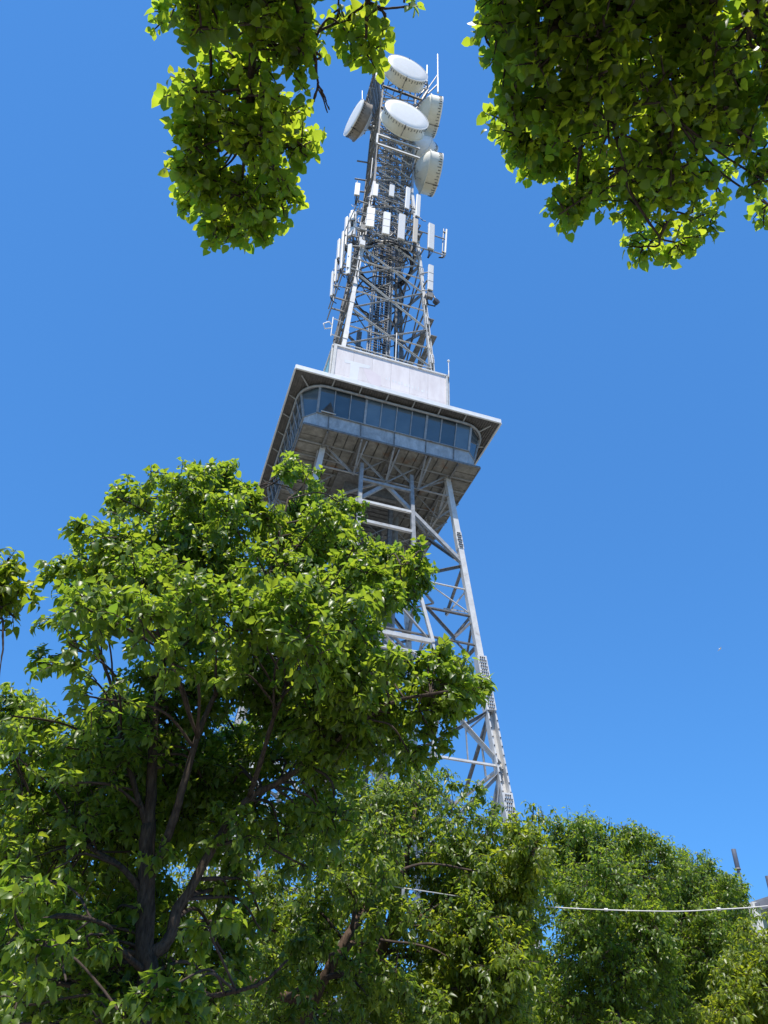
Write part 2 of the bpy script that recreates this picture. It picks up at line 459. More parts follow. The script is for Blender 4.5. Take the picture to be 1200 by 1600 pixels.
# walls: (half width, plane) at three heights
ZB, ZS, ZT = 32.13, 33.2, 35.06
WB, WS, WT = (4.60,5.30), (4.67,5.32), (4.76,5.68)
def wp(k, x, which, off=0.):
    z = {'b':ZB,'s':ZS,'t':ZT}[which]; p = {'b':WB,'s':WS,'t':WT}[which][1]
    return rot4(k, (x, -p-off, z))
def quad_panel(nm, a, b, c, d, m, th=.03, inset=.0, parent=CAB):
    a,b,c,d = map(Vector,(a,b,c,d)); n = (b-a).cross(d-a).normalized()
    cen = (a+b+c+d)/4
    P = [p+(cen-p).normalized()*inset for p in (a,b,c,d)]
    v = P + [p-n*th for p in P]
    return mesh_obj(nm, v, [(0,1,2,3),(7,6,5,4),(0,4,5,1),(1,5,6,2),(2,6,7,3),(3,7,4,0)], m, parent)
for k in range(4):
    fr = [i/10 for i in range(11)]
    for i in range(10):
        a = wp(k,-WS[0]+2*WS[0]*fr[i],'s'); b_ = wp(k,-WS[0]+2*WS[0]*fr[i+1],'s')
        c_ = wp(k,-WT[0]+2*WT[0]*fr[i+1],'t'); d_ = wp(k,-WT[0]+2*WT[0]*fr[i],'t')
        quad_panel('window_pane', a, b_, c_, d_, GLASS, .02, .02+random.uniform(0,.006))
    for i in range(11):
        w = .13 if i in (0,3,7,10) else .055
        rod('mullion', wp(k,-WS[0]+2*WS[0]*fr[i],'s',.02), wp(k,-WT[0]+2*WT[0]*fr[i],'t',.02), w, .08, STEEL, CAB, 'box', rot4(k,(0,-1,0)))
    rod('window_sill', wp(k,-WS[0],'s',.03), wp(k,WS[0],'s',.03), .08, .06, STEEL, CAB)
    rod('window_head', wp(k,-WT[0],'t',.03), wp(k,WT[0],'t',.03), .08, .10, STEEL, CAB)
    xb = [-1,-.80,-.40,0,.40,.80,1]
    xb = [-1,-.855,-.44,0,.42,.80,1]
    for i in range(6):
        quad_panel('apron_panel', wp(k,WB[0]*xb[i],'b',-.01), wp(k,WB[0]*xb[i+1],'b',-.01), wp(k,WS[0]*xb[i+1],'s',-.03), wp(k,WS[0]*xb[i],'s',-.03), APRON, .03, .012)
        if i: rod('panel_rib', wp(k,WB[0]*xb[i],'b',.02), wp(k,WS[0]*xb[i],'s',.02), .05, .06, GREY, CAB)
    # chamfered corner
    a = wp(k,WS[0],'s'); b_ = rot4(k,(WS[1],-WS[0],ZS)); c_ = rot4(k,(WT[1],-WT[0],ZT)); d_ = wp(k,WT[0],'t')
    quad_panel('window_pane', a, b_, c_, d_, GLASS, .02, .05)
    e1 = wp(k,WB[0],'b'); e2 = rot4(k,(WB[1],-WB[0],ZB))
    quad_panel('apron_panel', e1, e2, b_, a, APRON, .03, .01)
    rod('mullion', a, d_, .12, .1, STEEL, CAB); rod('mullion', b_, c_, .12, .1, STEEL, CAB)
    rod('window_sill', a, b_, .07, .06, STEEL, CAB); rod('window_head', d_, c_, .09, .10, STEEL, CAB)
    # cross bracing seen behind the glass
    for i0, i1 in ((1,3),(3,5),(7,9)):
        pass
# small hinged pane standing open at the left end of the front windows
a = Vector((-4.45,-5.36,ZS+.06)); b_ = Vector((-3.72,-5.36,ZS+.06)); c_ = Vector((-4.02,-5.62,ZS+.75))
v = [a, b_, c_, a+Vector((0,-.12,0)), b_+Vector((0,-.12,0)), c_+Vector((0,-.05,0))]
mesh_obj('open_vent', v, [(0,2,1),(3,4,5),(0,1,4,3),(1,2,5,4),(2,0,3,5)], CONC, CAB)
rod('vent_stay', a+Vector((-.05,-.14,-.03)), b_+Vector((.1,-.14,-.03)), .06, .04, PALE, CAB)
# balcony and rail at the back
BAL = MB().box(-6.3,6.0,A+.02,6.35,31.98,32.08).build('back_balcony', SOFF, CAB)
for x in [-6.25,-5.5,-4.5,-3,-1.5,0,1.5,3,4.5,5.95]:
    rod('rail_post', (x,6.3,32.08), (x,6.3,33.15), .05, .05, STEEL, T, 'cyl')
for z in (32.6, 33.15):
    rod('handrail', (-6.25,6.3,z), (5.95,6.3,z), .05, .05, STEEL, T, 'cyl'); rod('handrail', (-6.25,5.4,z), (-6.25,6.3,z), .05, .05, STEEL, T, 'cyl')
# sliding rails and screens along the left windows
for y in [-4.4+i*.88 for i in range(11)]:
    rod('screen_strut', (-5.45,y,33.25), (-5.85,y+.25,34.95), .05, .05, STEEL, CAB)
for a, b_ in (((-5.62,-4.6,34.2),(-5.62,4.6,34.2)), ((-5.80,-4.6,34.95),(-5.80,4.6,34.95))):
    rod('screen_rail', a, b_, .05, .05, STEEL, CAB)

# ------------------------------------------------------------------ roof of the cabin
RH = 6.406
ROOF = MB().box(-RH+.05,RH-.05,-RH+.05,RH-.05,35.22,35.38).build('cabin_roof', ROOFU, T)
for k in range(4):
    rod('fascia', rot4(k,(-RH,-RH,35.27)), rot4(k,(RH,-RH,35.27)), .07, .34, ROOFW, ROOF)
    rod('gutter_lip', rot4(k,(-RH,-RH-.045,35.12)), rot4(k,(RH,-RH-.045,35.12)), .05, .05, ROOFW, ROOF)
MB().add([(-RH,-RH,35.45),(RH,-RH,35.45),(RH,RH,35.45),(-RH,RH,35.45),(-4,-4,35.62),(4,-4,35.62),(4,4,35.62),(-4,4,35.62)],
         [(0,1,5,4),(1,2,6,5),(2,3,7,6),(3,0,4,7),(4,5,6,7),(3,2,1,0)]).build('roof_deck', ROOFW, ROOF)
mb = MB()
for i in range(84):
    x = -RH+.1 + i*(2*RH-.2)/84
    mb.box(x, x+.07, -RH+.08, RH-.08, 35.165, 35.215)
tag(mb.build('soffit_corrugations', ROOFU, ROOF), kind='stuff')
# rounded rail of tube under the eaves
hw, cr_ = 5.82, 1.55
pts = []
for k in range(4):
    for i in range(9):
        a = rad(-90 + i*90/8); p = (hw-cr_+cr_*math.cos(a), -(hw-cr_)+cr_*math.sin(a), 34.95); pts.append(rot4(k, p))
pts.append(pts[0])
MB().tube(pts, .085, 8, False).build('eaves_tube_rail', STEEL, ROOF, True)
for k in range(4):
    for x in (-4.1,-2.45,-.8,.85,2.5,4.15):
        rod('rail_bracket', rot4(k,(x,-hw+.0,35.0)), rot4(k,(x+.05,-RH+.1,35.2)), .07, .07, STEEL, ROOF)
    rod('rail_bracket', rot4(k,(5.35,-5.35,34.98)), rot4(k,(5.95,-5.95,35.2)), .07, .07, STEEL, ROOF)
MB().box(-5.1,-4.15,-5.6,-4.8,35.5,35.95).add([(-5.3,-5.75,35.95),(-4.0,-5.75,35.95),(-4.0,-4.7,35.95),(-5.3,-4.7,35.95),(-4.65,-5.2,36.1)],[(0,1,4),(1,2,4),(2,3,4),(3,0,4),(3,2,1,0)]).build('roof_vent_box', ROOFW, ROOF)

# ------------------------------------------------------------------ billboard on the roof
BH, BZ0, BZ1 = 3.978, 35.66, 41.0
B = thing('billboard', (0,-BH,BZ0), 'large faded pinkish white billboard wrapped round the mast foot above the lookout roof', 'billboard')
FP = MB().box(-BH+.12,BH-.12,-BH+.03,-BH+.12,BZ0+.1,BZ1-.1).build('front_panel', GREY, B)
for i in range(6):
    x0 = -BH+.13 + i*(2*BH-.26)/6; x1 = x0 + (2*BH-.26)/6 - .012
    for z0, z1 in ((BZ0+.1, 38.32), (38.33, BZ1-.1)):
        MB().box(x0, x1, -BH-.002*(i%2), -BH+.028, z0, z1).build('sheet', SIGNW, FP)
for k in (1,3):
    side = MB(); side.box(-BH+.12,BH-.12,-BH,-BH+.12,BZ0+.1,BZ1-.1)
    side.v = [rot4(k, q) for q in side.v]; side.build('side_panel', TEAL if k == 3 else SIGNW, B)
for k in range(4):
    if k == 2: continue
    rod('frame_rail', rot4(k,(-BH,-BH-.03,BZ1-.04)), rot4(k,(BH,-BH-.03,BZ1-.04)), .10, .12, PALE, B)
    rod('frame_rail', rot4(k,(-BH,-BH-.03,BZ0+.1)), rot4(k,(BH,-BH-.03,BZ0+.1)), .10, .12, PALE, B)
    rod('frame_stile', rot4(k,(-BH+.13,-BH-.04,BZ0)), rot4(k,(-BH+.13,-BH-.04,BZ1)), .20, .08, PALE, B)
    rod('frame_stile', rot4(k,(BH-.10,-BH-.04,BZ0)), rot4(k,(BH-.10,-BH-.04,BZ1)), .12, .08, PALE, B)
MB().box(-BH-.10,-BH-.01,-BH+.16,-BH+.30,BZ0,BZ1-.15).build('frame_edge', DARK, B)
# what is left of the print: a pale T and a rose patch, ghosts of lettering
yf = -BH-.008
def flat(nm, pts, m):
    n = len(pts); v = [(x,yf,z) for x,z in pts]+[(x,yf+.004,z) for x,z in pts]
    mesh_obj(nm, v, [tuple(range(n))]+[(i,(i+1)%n,n+(i+1)%n,n+i) for i in range(n)], m, FP)
flat('faded_mark', [(-3.2,39.85),(-3.1,39.55),(-2.75,39.6),(-2.72,38.2),(-2.2,38.1),(-2.15,39.5),(-1.5,39.6),(-1.4,39.9)], SIGNP)
flat('faded_mark', [(-1.9,39.5),(-1.4,39.55),(-.7,39.2),(-.6,38.4),(-1.0,37.8),(-1.5,38.4)], SIGNR)
for i in range(15):      # ghost strokes of lost lettering, no longer readable
    x = -.3 + i*.2 + random.uniform(-.04,.04); z = 39.0 - i*.02; w = random.uniform(.04,.12); h = random.uniform(.18,.42)
    flat('faded_mark', [(x,z),(x+w,z+.02),(x+w*.7,z+h),(x-.02,z+h*.9)], SIGNP)
# rail along the top of the billboard
rod('top_rail', (-2.95,-3.45,41.95), (3.0,-3.45,41.95), .09, .09, PALE, T, 'cyl')
rod('top_rail', (-3.1,-3.5,41.3), (3.1,-3.5,41.3), .09, .09, PALE, T, 'cyl')
rod('rail_post', (.42,-3.45,41.0), (.42,-3.45,44.6), .08, .08, PALE, T, 'cyl')

# ------------------------------------------------------------------ mast
for k in range(4):
    nrm = rot4(k,(0,1,0))
    def mc(z, o=0): return rot4(k, (mz(z)+o, -mz(z)-o, z))
    m_ = PALE if k in (0,3) else GREY  # back legs in dark grey, their shade painted into the colour
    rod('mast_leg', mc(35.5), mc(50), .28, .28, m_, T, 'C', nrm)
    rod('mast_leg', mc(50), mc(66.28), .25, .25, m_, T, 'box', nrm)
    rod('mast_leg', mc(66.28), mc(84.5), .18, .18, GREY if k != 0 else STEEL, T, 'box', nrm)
    for z in (38.9, 43.2, 47.6, 50, 54, 59, 63.5):
        sp = rod('splice_plate', mc(z-.45), mc(z+.45), .34, .34, m_, T, 'box', nrm)
        mb = MB()
        for i in range(5):
            for dx in (-.09, .09):
                p = mc(z-.35+i*.17)+rot4(k,(dx,-.17,0)); mb.bar(p, p+rot4(k,(0,-.03,0)), .05, .05)
        tag(mb.build('bolt_heads', DARK, sp), kind='stuff')
nodes = [38.0, 42.41, 46.7, 51.26, 55.1, 58.6, 61.6, 64.2, 66.6, 68.9, 71.2, 73.5, 75.8, 78.1, 80.4, 82.6, 84.5]
for k in range(4):
    nrm = rot4(k,(0,-1,0))
    for i in range(len(nodes)-1):
        z0, z1 = nodes[i], nodes[i+1]; zm_ = (z0+z1)/2
        w = .15 if z0 < 56 else .11
        rod('diagonal_brace', G(k,-mz(z0),z0,.03), G(k,mz(z1),z1,.03), w*1.1, w*1.1, STEEL if k == 0 else GREY, T, 'L', nrm)  # faces turned from the sun coloured darker to show shade
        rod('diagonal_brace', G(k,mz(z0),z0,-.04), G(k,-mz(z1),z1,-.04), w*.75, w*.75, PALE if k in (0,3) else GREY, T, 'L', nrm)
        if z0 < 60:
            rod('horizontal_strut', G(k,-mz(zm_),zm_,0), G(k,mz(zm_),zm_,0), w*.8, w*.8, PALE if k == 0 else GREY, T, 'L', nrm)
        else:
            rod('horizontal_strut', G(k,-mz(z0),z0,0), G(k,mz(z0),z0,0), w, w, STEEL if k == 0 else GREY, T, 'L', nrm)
            if k in (0, 1, 3): rod('horizontal_strut', G(k,-mz(zm_),zm_,0), G(k,mz(zm_),zm_,0), .07, .07, GREY, T, 'box', nrm)
for z in nodes[1:]:
    for k in range(4):
        rod('plan_brace', rot4(k,(0,-mz(z),z)), rot4(k,(mz(z),0,z)), .09, .09, GREY, T, 'L')
# cable risers, waveguide ladder and trunking
for i in range(17):
    x = -.72 + i*.085 + random.uniform(-.02,.02); y = random.uniform(-.35,.35)
    top = random.choice((57.5, 58.5, 60, 66, 74, 83)); r_ = random.choice((.05,.07,.09,.11))
    pts = [(x+random.uniform(-.02,.02)+ (0 if z<60 else .25*(z-60)/20), y, z) for z in np.linspace(35.6, top, 12)]
    MB().tube(pts, r_/2, 6).build('riser_cable', DARK if i % 3 else GREY, T, True)
for x in (-.95,-.75,.62,.85):
    rod('waveguide_ladder', (x,-.45,35.6), (x*.9,-.45,60), .09, .09, STEEL, T, 'L')
mb = MB()
for i in range(80):
    z = 36 + i*.3; mb.bar((-.95,-.47,z), (.85,-.47,z), .035, .03)
tag(mb.build('ladder_rungs', STEEL, T), kind='stuff')
rod('trunking', (1.1,1.1,35.6), (.75,.9,64), .45, .3, GREY, T)
rod('trunking', (1.75,.2,35.6), (1.1,.3,64), .16, .3, GREY, T)
rod('trunking', (-1.3,1.0,44.6), (-1.25,1.0,49.2), .35, .25, GREY, T)
rod('trunking', (.9,.3,47.6), (.85,.3,51.2), .35, .3, GREY, T)
for i in range(10):
    x = -.9 + i*.2
    rod('riser_pipe', (x,random.uniform(-.8,.8),60), (x*.8,random.uniform(-.6,.6),82), .07, .07, GREY if i % 2 else STEEL, T, 'cyl')
mb = MB()
for i in range(62):
    z = 60.5 + i*.35
    mb.bar((-.9,random.uniform(-.9,-.3),z), (.9,random.uniform(-.9,-.3),z+random.uniform(-.3,.3)), .05, .05)
    mb.bar((random.uniform(-1.2,1.2),-1.2,z), (random.uniform(-1.2,1.2),1.2,z+.2), .05, .05)
tag(mb.build('waveguide_clamps', STEEL, T), kind='stuff')
# long leg cables on the left back leg
for i in range(7):
    o = .12 + i*.1
    MB().tube([(-mz(z)-.02+ (i%3)*.10, mz(z)-o-(.0 if z<52 else (z-52)*.03), z) for z in np.linspace(36, 56, 8)], .04, 6).build('leg_cable', DARK if i%2 else GREY, T, True)
for i in range(6):
    MB().tube([(mz(z)*.55+(i*.13), mz(z)*(.2+.1*i), z) for z in np.linspace(36, 55, 8)], .04, 6).build('leg_cable', DARK if i%2 else GREY, T, True)
MB().tube([(1.5,.4,52.5),(1.15,.3,50),(.75,.2,48.3)], .09, 8).build('leg_cable', DARK, T, True)
MB().tube([(-.7,-.2,53.5),(-.2,.2,49.5),(1.2,.5,45.5),(1.6,.6,42)], .06, 8).build('leg_cable', DARK, T, True)
# trays stepping out on the right hand side
for z0, y0 in ((45.6,-3.35),(47.75,-3.1)):
    MB().box(mz(z0)+.05, mz(z0)+.50, y0, 1.6, z0, z0+.06).build('cable_tray', GREY, T)
    for y in np.linspace(y0+.3, 1.4, 5): rod('tray_hanger', (mz(z0),y,z0+.03), (mz(z0)+.5,y,z0+.03), .05, .09, STEEL, T)
# cable loop and ring platform
def ring(name, c, R, r_, m, n=40, wob=0., parent=T):
    pts = [(c[0]+(R+random.uniform(-wob,wob))*math.cos(2*math.pi*i/n), c[1]+(R+random.uniform(-wob,wob))*math.sin(2*math.pi*i/n), c[2]+random.uniform(-wob,wob)) for i in range(n)]
    pts.append(pts[0]); return MB().tube(pts, r_, 8, False).build(name, m, parent, True)
for i in range(5): ring('cable_loop', (.15,-.1,57.3-i*.12), 2.15+.07*(i%3), .075, DARK, wob=.05)
ring('cable_loop', (-.2,-.2,52.6), 1.9, .06, DARK, wob=.05); ring('cable_loop', (.1,.2,44.8), 1.3, .06, DARK, wob=.06)
ring('platform_rim', (.2,-.3,58.9), 1.75, .10, STEEL); ring('platform_rim', (.2,-.3,57.9), 1.35, .07, STEEL)
mb = MB()
for i in range(40):
    a = 2*math.pi*i/40
    mb.bar((.2+1.35*math.cos(a),-.3+1.35*math.sin(a),57.95), (.2+1.72*math.cos(a),-.3+1.72*math.sin(a),58.9), .05, .02)
for i in range(16):
    y = -1.2+i*.12; h = math.sqrt(max(0,1.3**2-(y+.0)**2)); mb.bar((.2-h,y-.3,57.95), (.2+h,y-.3,57.95), .04, .05)
tag(mb.build('platform_grating', GREY, T), kind='stuff')

# antenna head frames (outriggers)
def headframe(z, x0, x1, y, xl, h=2.2, yb=1.8, parent=T, m=STEEL):
    for zz in (z, z+h):
        rod('headframe_beam', (x0,y,zz), (x1,y,zz), .11, .11, m, parent, 'cyl')
        rod('headframe_beam', (xl,y+.3,zz), (xl,yb,zz), .10, .10, m, parent, 'cyl')
        rod('headframe_arm', (-mz(zz),-mz(zz),zz), (-mz(zz)-.1,y,zz), .10, .10, GREY, parent)
        rod('headframe_arm', (mz(zz),-mz(zz),zz), (mz(zz)+.1,y,zz), .10, .10, GREY, parent)
        rod('headframe_arm', (-mz(zz),-mz(zz),zz), (xl,-mz(zz),zz), .10, .10, GREY, parent)
        rod('headframe_arm', (-mz(zz),.6,zz), (xl,.6,zz), .10, .10, GREY, parent)
headframe(56.3, -3.3, 4.3, -3.15, -3.35, 2.3)
headframe(60.0, -1.9, 2.2, -2.85, -3.1, 2.15)
headframe(50.6, -3.6, -2.4, -3.3, -3.75, 1.4)
rod('headframe_beam', (2.4,-3.0,51.0), (3.1,-3.2,51.0), .1, .1, STEEL, T, 'cyl')
rod('headframe_beam', (2.4,-2.9,53.3), (2.9,-3.2,53.3), .1, .1, STEEL, T, 'cyl')
rod('headframe_beam', (-3.4,-3.2,59.3), (-4.2,-1.4,55.3), .09, .09, STEEL, T, 'cyl')
rod('headframe_beam', (-2.6,-2.2,55.4), (-4.2,-1.8,55.4), .09, .09, STEEL, T, 'cyl')
rod('headframe_beam', (-2.6,-1.2,51.2), (-4.2,-1.0,51.2), .09, .09, STEEL, T, 'cyl')
rod('headframe_beam', (-2.6,-1.2,53.2), (-4.2,-1.0,53.2), .09, .09, STEEL, T, 'cyl')
# clutter of clamps and jumpers behind the antennas
mb = MB(); mb2 = MB()
for i in range(150):
    z = random.choice((56.5,58.4,60.1,62.0)) + random.uniform(-.5,.6)
    x = random.uniform(-3.2,-1.2) if i % 3 else random.uniform(-3.2,2.6)
    y = random.uniform(-2.9,-1.6) if i % 3 == 0 else random.uniform(-2.6,1.4)
    p = Vector((x,y,z)); q = p + Vector((random.uniform(-.5,.5),random.uniform(-.5,.5),random.uniform(-1.3,.2)))
    (mb if i % 2 else mb2).tube([p,(p+q)/2+Vector((0,0,-.15)),q], .035, 5)
tag(mb.build('jumper_cables', DARK, T), kind='stuff'); tag(mb2.build('clamp_pipes', STEEL, T), kind='stuff')
mb = MB()
for x,y,z in ((-2.6,-2.9,56.9),(-2.3,-2.7,55.9),(1.7,-2.7,56.4),(2.2,-2.5,59.2),(-2.9,-1.5,56.6),(-3.1,-.5,57.2),(2.3,-1.6,57.6),(2.4,-.6,58.3)):
    mb.box(x-.2,x+.2,y-.12,y+.12,z-.35,z+.35)
tag(mb.build('remote_radio_units', GREY, T), kind='stuff')

# head of the mast
H = [Vector((-2.85,-2.65,88)), Vector((2.98,-2.3,88)), Vector((2.9,1.7,88)), Vector((-2.78,1.5,88))]
for i in range(4):
    a, b_ = H[i], H[(i+1)%4]
    rod('head_beam', a, b_, .14, .16, PALE if i == 0 else GREY, T, 'C')
    rod('head_beam', a+Vector((0,0,-1.2)), b_+Vector((0,0,-1.2)), .12, .12, STEEL if i == 0 else GREY, T, 'L')
    k = [3,0,1,2][i]
    leg = rot4(k, (mz(84),-mz(84),84.5)); low = rot4(k, (mz(84),-mz(84),82.4))
    rod('head_strut', a+Vector((0,0,.0)), a+Vector((0,0,-1.2)), .12, .12, PALE, T)
    rod('head_strut', low, a+Vector((0,0,-1.2)), .15, .15, GREY, T, 'L')
    rod('head_strut', leg, a, .13, .13, GREY, T, 'L')
    rod('head_strut', leg, (H[i]+H[(i+1)%4])/2+Vector((0,0,-1.2)), .10, .10, STEEL, T, 'L')
    lg2 = rot4((k+1)%4, (mz(84),-mz(84),84.5))
    rod('head_strut', lg2, (H[i]+H[(i+1)%4])/2+Vector((0,0,-1.2)), .10, .10, STEEL, T, 'L')
    rod('mast_leg', leg, leg+Vector((0,0,3.5)), .16, .16, GREY, T)
    n_ = 8
    for j in range(n_):
        p = a.lerp(b_, j/n_); q = a.lerp(b_, (j+1)/n_)
        lo = Vector((0,0,-1.2)); p, q = (p, q+lo) if j % 2 else (p+lo, q)
        rod('head_lattice', p, q, .07, .07, STEEL if i in (0,2) else GREY, T, 'L')
# mesh cladding panels on the sides of the head
PNL = noisy('perforated_grey_sheet', (.13,.13,.13), (.24,.24,.24), 30, .6)
for a, b_ in ((H[0],H[3]), (H[1],H[2])):
    k0 = Vector((math.copysign(1.8,a.x), -1.5, 83.4)); k1 = Vector((math.copysign(1.8,a.x), 1.4, 83.4))
    mesh_obj('side_screen', [a+Vector((0,.1,-.1)), b_+Vector((0,0,-.1)), k1, k0, a+Vector((.04,.1,-.1)), b_+Vector((.04,0,-.1)), k1+Vector((.04,0,0)), k0+Vector((.04,0,0))],
             [(0,1,2,3),(7,6,5,4),(0,4,5,1),(1,5,6,2),(2,6,7,3),(3,7,4,0)], PNL, T)
for sx, a, b_ in ((-1,H[0],H[3]), (1,H[1],H[2])):
    lo0 = Vector((sx*1.8,-1.5,83.4)); lo1 = Vector((sx*1.8,1.4,83.4))
    for j in range(6):
        t0, t1 = j/5, min(1,(j+1)/5)
        rod('head_lattice', a.lerp(b_,t0)+Vector((sx*.06,0,-.2)), lo0.lerp(lo1,t0)+Vector((sx*.06,0,0)), .07, .07, STEEL, T, 'L')
        if j < 5: rod('head_lattice', a.lerp(b_,t0)+Vector((sx*.08,0,-.2)), lo0.lerp(lo1,t1)+Vector((sx*.08,0,0)), .06, .06, GREY, T, 'L')
for j in range(14):
    a = H[0].lerp(H[1], j/14); b_ = H[3].lerp(H[2], j/14)
    if j % 2 == 0: rod('floor_joist', a+Vector((0,0,-1.2)), b_+Vector((0,0,-1.2)), .08, .1, GREY, T)
for x0,z in ((-1.72,84.3),(-1.72,79.6)):
    rod('horizontal_strut', (x0-.15,-2.2,z), (2.4,-2.2,z), .2, .2, GREY, T, 'C')
# dish rails and side arms
for z,x0,x1 in ((71.9,-2.2,1.9),(70.2,-2.2,1.9)):
    rod('dish_rail', (x0,-3.2,z), (x1,-3.2,z), .16, .2, PALE, T, 'C'); rod('headframe_arm', (x0+.2,-3.2,z), (-1.7,-1.7,z), .1,.1, GREY, T); rod('headframe_arm', (1.7,-3.2,z), (1.7,-1.7,z), .1,.1, GREY, T)
rod('dish_rail', (-2.2,-3.25,70.2), (-2.2,-3.25,71.9), .14, .14, PALE, T)
for z,xe in ((76.0,-2.9),(72.6,-2.9),(70.5,-2.6)):
    rod('headframe_arm', (-1.7,1.7,z), (xe,1.9,z), .16, .16, GREY, T, 'cyl')
MB().tube([(-2.6,1.9,72.4),(-2.7,1.9,71),(-2.6,1.8,69.5),(-2.2,1.7,68)], .04, 6).build('leg_cable', DARK, T, True)
rod('post', (-2.15,-1.9,66.5), (-2.15,-1.9,70), .09, .09, STEEL, T, 'cyl')

# ------------------------------------------------------------------ dishes
def dish(c, az, R, depth, label, shroud_mat, cone_mat, mount, cone=.75, seams=44):
    n = Vector((math.sin(rad(az)), -math.cos(rad(az)), 0)); c = Vector(c)
    D = thing('microwave_dish', c - n*(depth+cone), label, 'satellite dish', 'drum shaped microwave dishes on the mast')
    h = n.cross(Vector((0,0,1))).normalized()
    MB().lathe(c, n, [(R*.985,-.02),(R*.95,.03),(R*.7,.06),(R*.35,.085),(0,.095)], 64, h).build('radome', WHITE, D, True)
    rim = MB().lathe(c, n, [(R*.985,.0),(R*.985,.03),(R*1.012,.03),(R*1.012,-.08),(R*.985,-.08)], 64, h); rim.build('rim_band', WHITE, D)
    sh = MB().lathe(c, n, [(R*.985,-.06),(R*.985,-depth),(R*1.03,-depth),(R*1.03,-depth-.09),(R*.96,-depth-.09)], 64, h).build('shroud', shroud_mat, D)
    MB().lathe(c, n, [(R*.97,-depth-.06),(R*.86,-depth-cone*.28),(R*.62,-depth-cone*.66),(R*.3,-depth-cone*.95),(.0,-depth-cone)], 48, h).build('reflector_back', cone_mat, D, True)
    v = Vector((0,0,1)); mb = MB()
    for i in range(seams):
        a = 2*math.pi*i/seams; d = h*math.cos(a)+v*math.sin(a)
        p = c + d*(R*1.002)
        L = .30 if i % 2 else .20
        mb.bar(p - n*.07, p - n*(.07+L), .035, .03, d)
        mb.bar(p - n*(.07+L), p - n*(.09+L) + d*.01, .075, .05, d)
    tag(mb.build('clip_straps', DARK, sh), kind='stuff')
    for a in (rad(272), rad(92)):
        d = h*math.cos(a)+v*math.sin(a); p = c + d*(R*1.0)
        rod('seam_strip', p - n*.02 + d*.02, p - n*depth + d*.02, .045, .05, GREY, sh, 'box', d)
        rod('seam_latch', p + n*.1 + d*.03, p - n*.35 + d*.03, .05, .07, DARK, sh, 'box', d)
    back = c - n*(depth+cone*.8)
    for s in (-1,1):
        rod('mount_pipe', back + h*.35*s - v*1.0, back + h*.35*s + v*1.0, .12, .12, STEEL, D, 'cyl')
        rod('mount_arm', back + h*.35*s + v*.6*s, Vector(mount) + v*.6*s, .11, .11, STEEL, D, 'box')
    rod('mount_arm', c - n*(depth+.05) - v*R*.8 , Vector(mount) - v*1.4, .06, .06, STEEL, D, 'cyl')
    rod('feed_horn', back - n*.5, back + n*.1, .35, .35, GREY, D, 'cyl')
    return D
CREAMD = CREAM
dish((.02,-4.5,84.68), 4.8, 2.187, 1.10, 'topmost cream drum dish facing forward just under the mast head', CREAM, CREAM, (0,-1.8,84.7))
dish((.28,-4.0,75.93), 5.2, 2.235, 1.10, 'cream drum dish facing forward, second from the top and above the lattice rails', CREAM, CREAM, (.2,-1.8,75.9))
dish((4.2,-1.66,71.31), 86.5, 1.93, 1.15, 'lowest drum dish at the right of the mast, seen side on with its cone', CREAM, CREAM, (1.8,-1.6,71.3), 1.05)
dish((4.25,-1.9,82.35), 84, 1.95, 1.15, 'drum dish at upper right of the mast, half hidden behind the topmost front dish', CREAM, CREAM, (1.8,-1.6,82.3), 1.05)
dish((-4.0,.65,81.77), -75.4, 1.93, 1.0, 'only dish on the left side of the mast, white face with a rim coloured dark for shade', SHROUD_SHADE, WHITE, (-1.8,.4,81.5))
dish((3.7,.7,78.6), 125, 1.75, 1.0, 'grey white dish turned to the back right, showing its cone below the upper right dish', WHITE, WHITE, (1.6,1.0,76.9), 1.3)

# ------------------------------------------------------------------ panel antennas
def panel(x, y, z0, z1, w, yaw, label, m=WHITE, seg=0, tilt=2.5, d=None, group='panel antennas on the mast head frames', nm='panel_antenna'):
    h = z1 - z0; d = d or max(.14, w*.42)
    O = thing(nm, (x,y,z0), label, 'antenna', group)
    w *= 1.1
    M = Matrix.Translation((x,y,z0)) @ Matrix.Rotation(rad(yaw),4,'Z') @ Matrix.Rotation(rad(tilt),4,'X')
    mb = MB(); e = min(w,d)*.22
    prof = [(-w/2+e,-d/2),(w/2-e,-d/2),(w/2,-d/2+e),(w/2,d/2),(-w/2,d/2),(-w/2,-d/2+e)]
    n = len(prof)
    mb.add([(px,py,0) for px,py in prof]+[(px,py,h) for px,py in prof]+[(px*.9,py*.9,-.02) for px,py in prof]+[(px*.9,py*.9,h+.02) for px,py in prof],
           [(i,(i+1)%n,n+(i+1)%n,n+i) for i in range(n)]+[(2*n+(i+1)%n,2*n+i,i,(i+1)%n)[::-1] for i in range(n)]+[(n+i,n+(i+1)%n,3*n+(i+1)%n,3*n+i) for i in range(n)]+[tuple(range(3*n-1,2*n-1,-1)),tuple(range(3*n,4*n))])
    R_ = mb.build('radome', m, O, world=M)
    for j in range(1, seg):
        link(bpy.data.objects.new('seam', _seam(w,d)), M @ Matrix.Translation((0,-d/2-.004,h*j/seg)), R_)
    rod('pole', M@Vector((0,d/2+.16,-.5)), M@Vector((0,d/2+.16,h+.25)), .09, .09, STEEL, O, 'cyl')
    for zz in (.25, h-.25):
        rod('clamp', M@Vector((0,d/2-.01,zz)), M@Vector((0,d/2+.2,zz)), .16, .10, GREY, O)
    mb = MB()
    for j in range(4):
        xx = -w*.3+w*.2*j; mb.tube([M@Vector((xx,0,-.02)), M@Vector((xx,.02,-.28)), M@Vector((xx*.5,.2,-.5)), M@Vector((xx*.3,.5,-.55))], .022, 5)
    mb.build('connector_cables', DARK, O, True)
    return O
_sm = {}
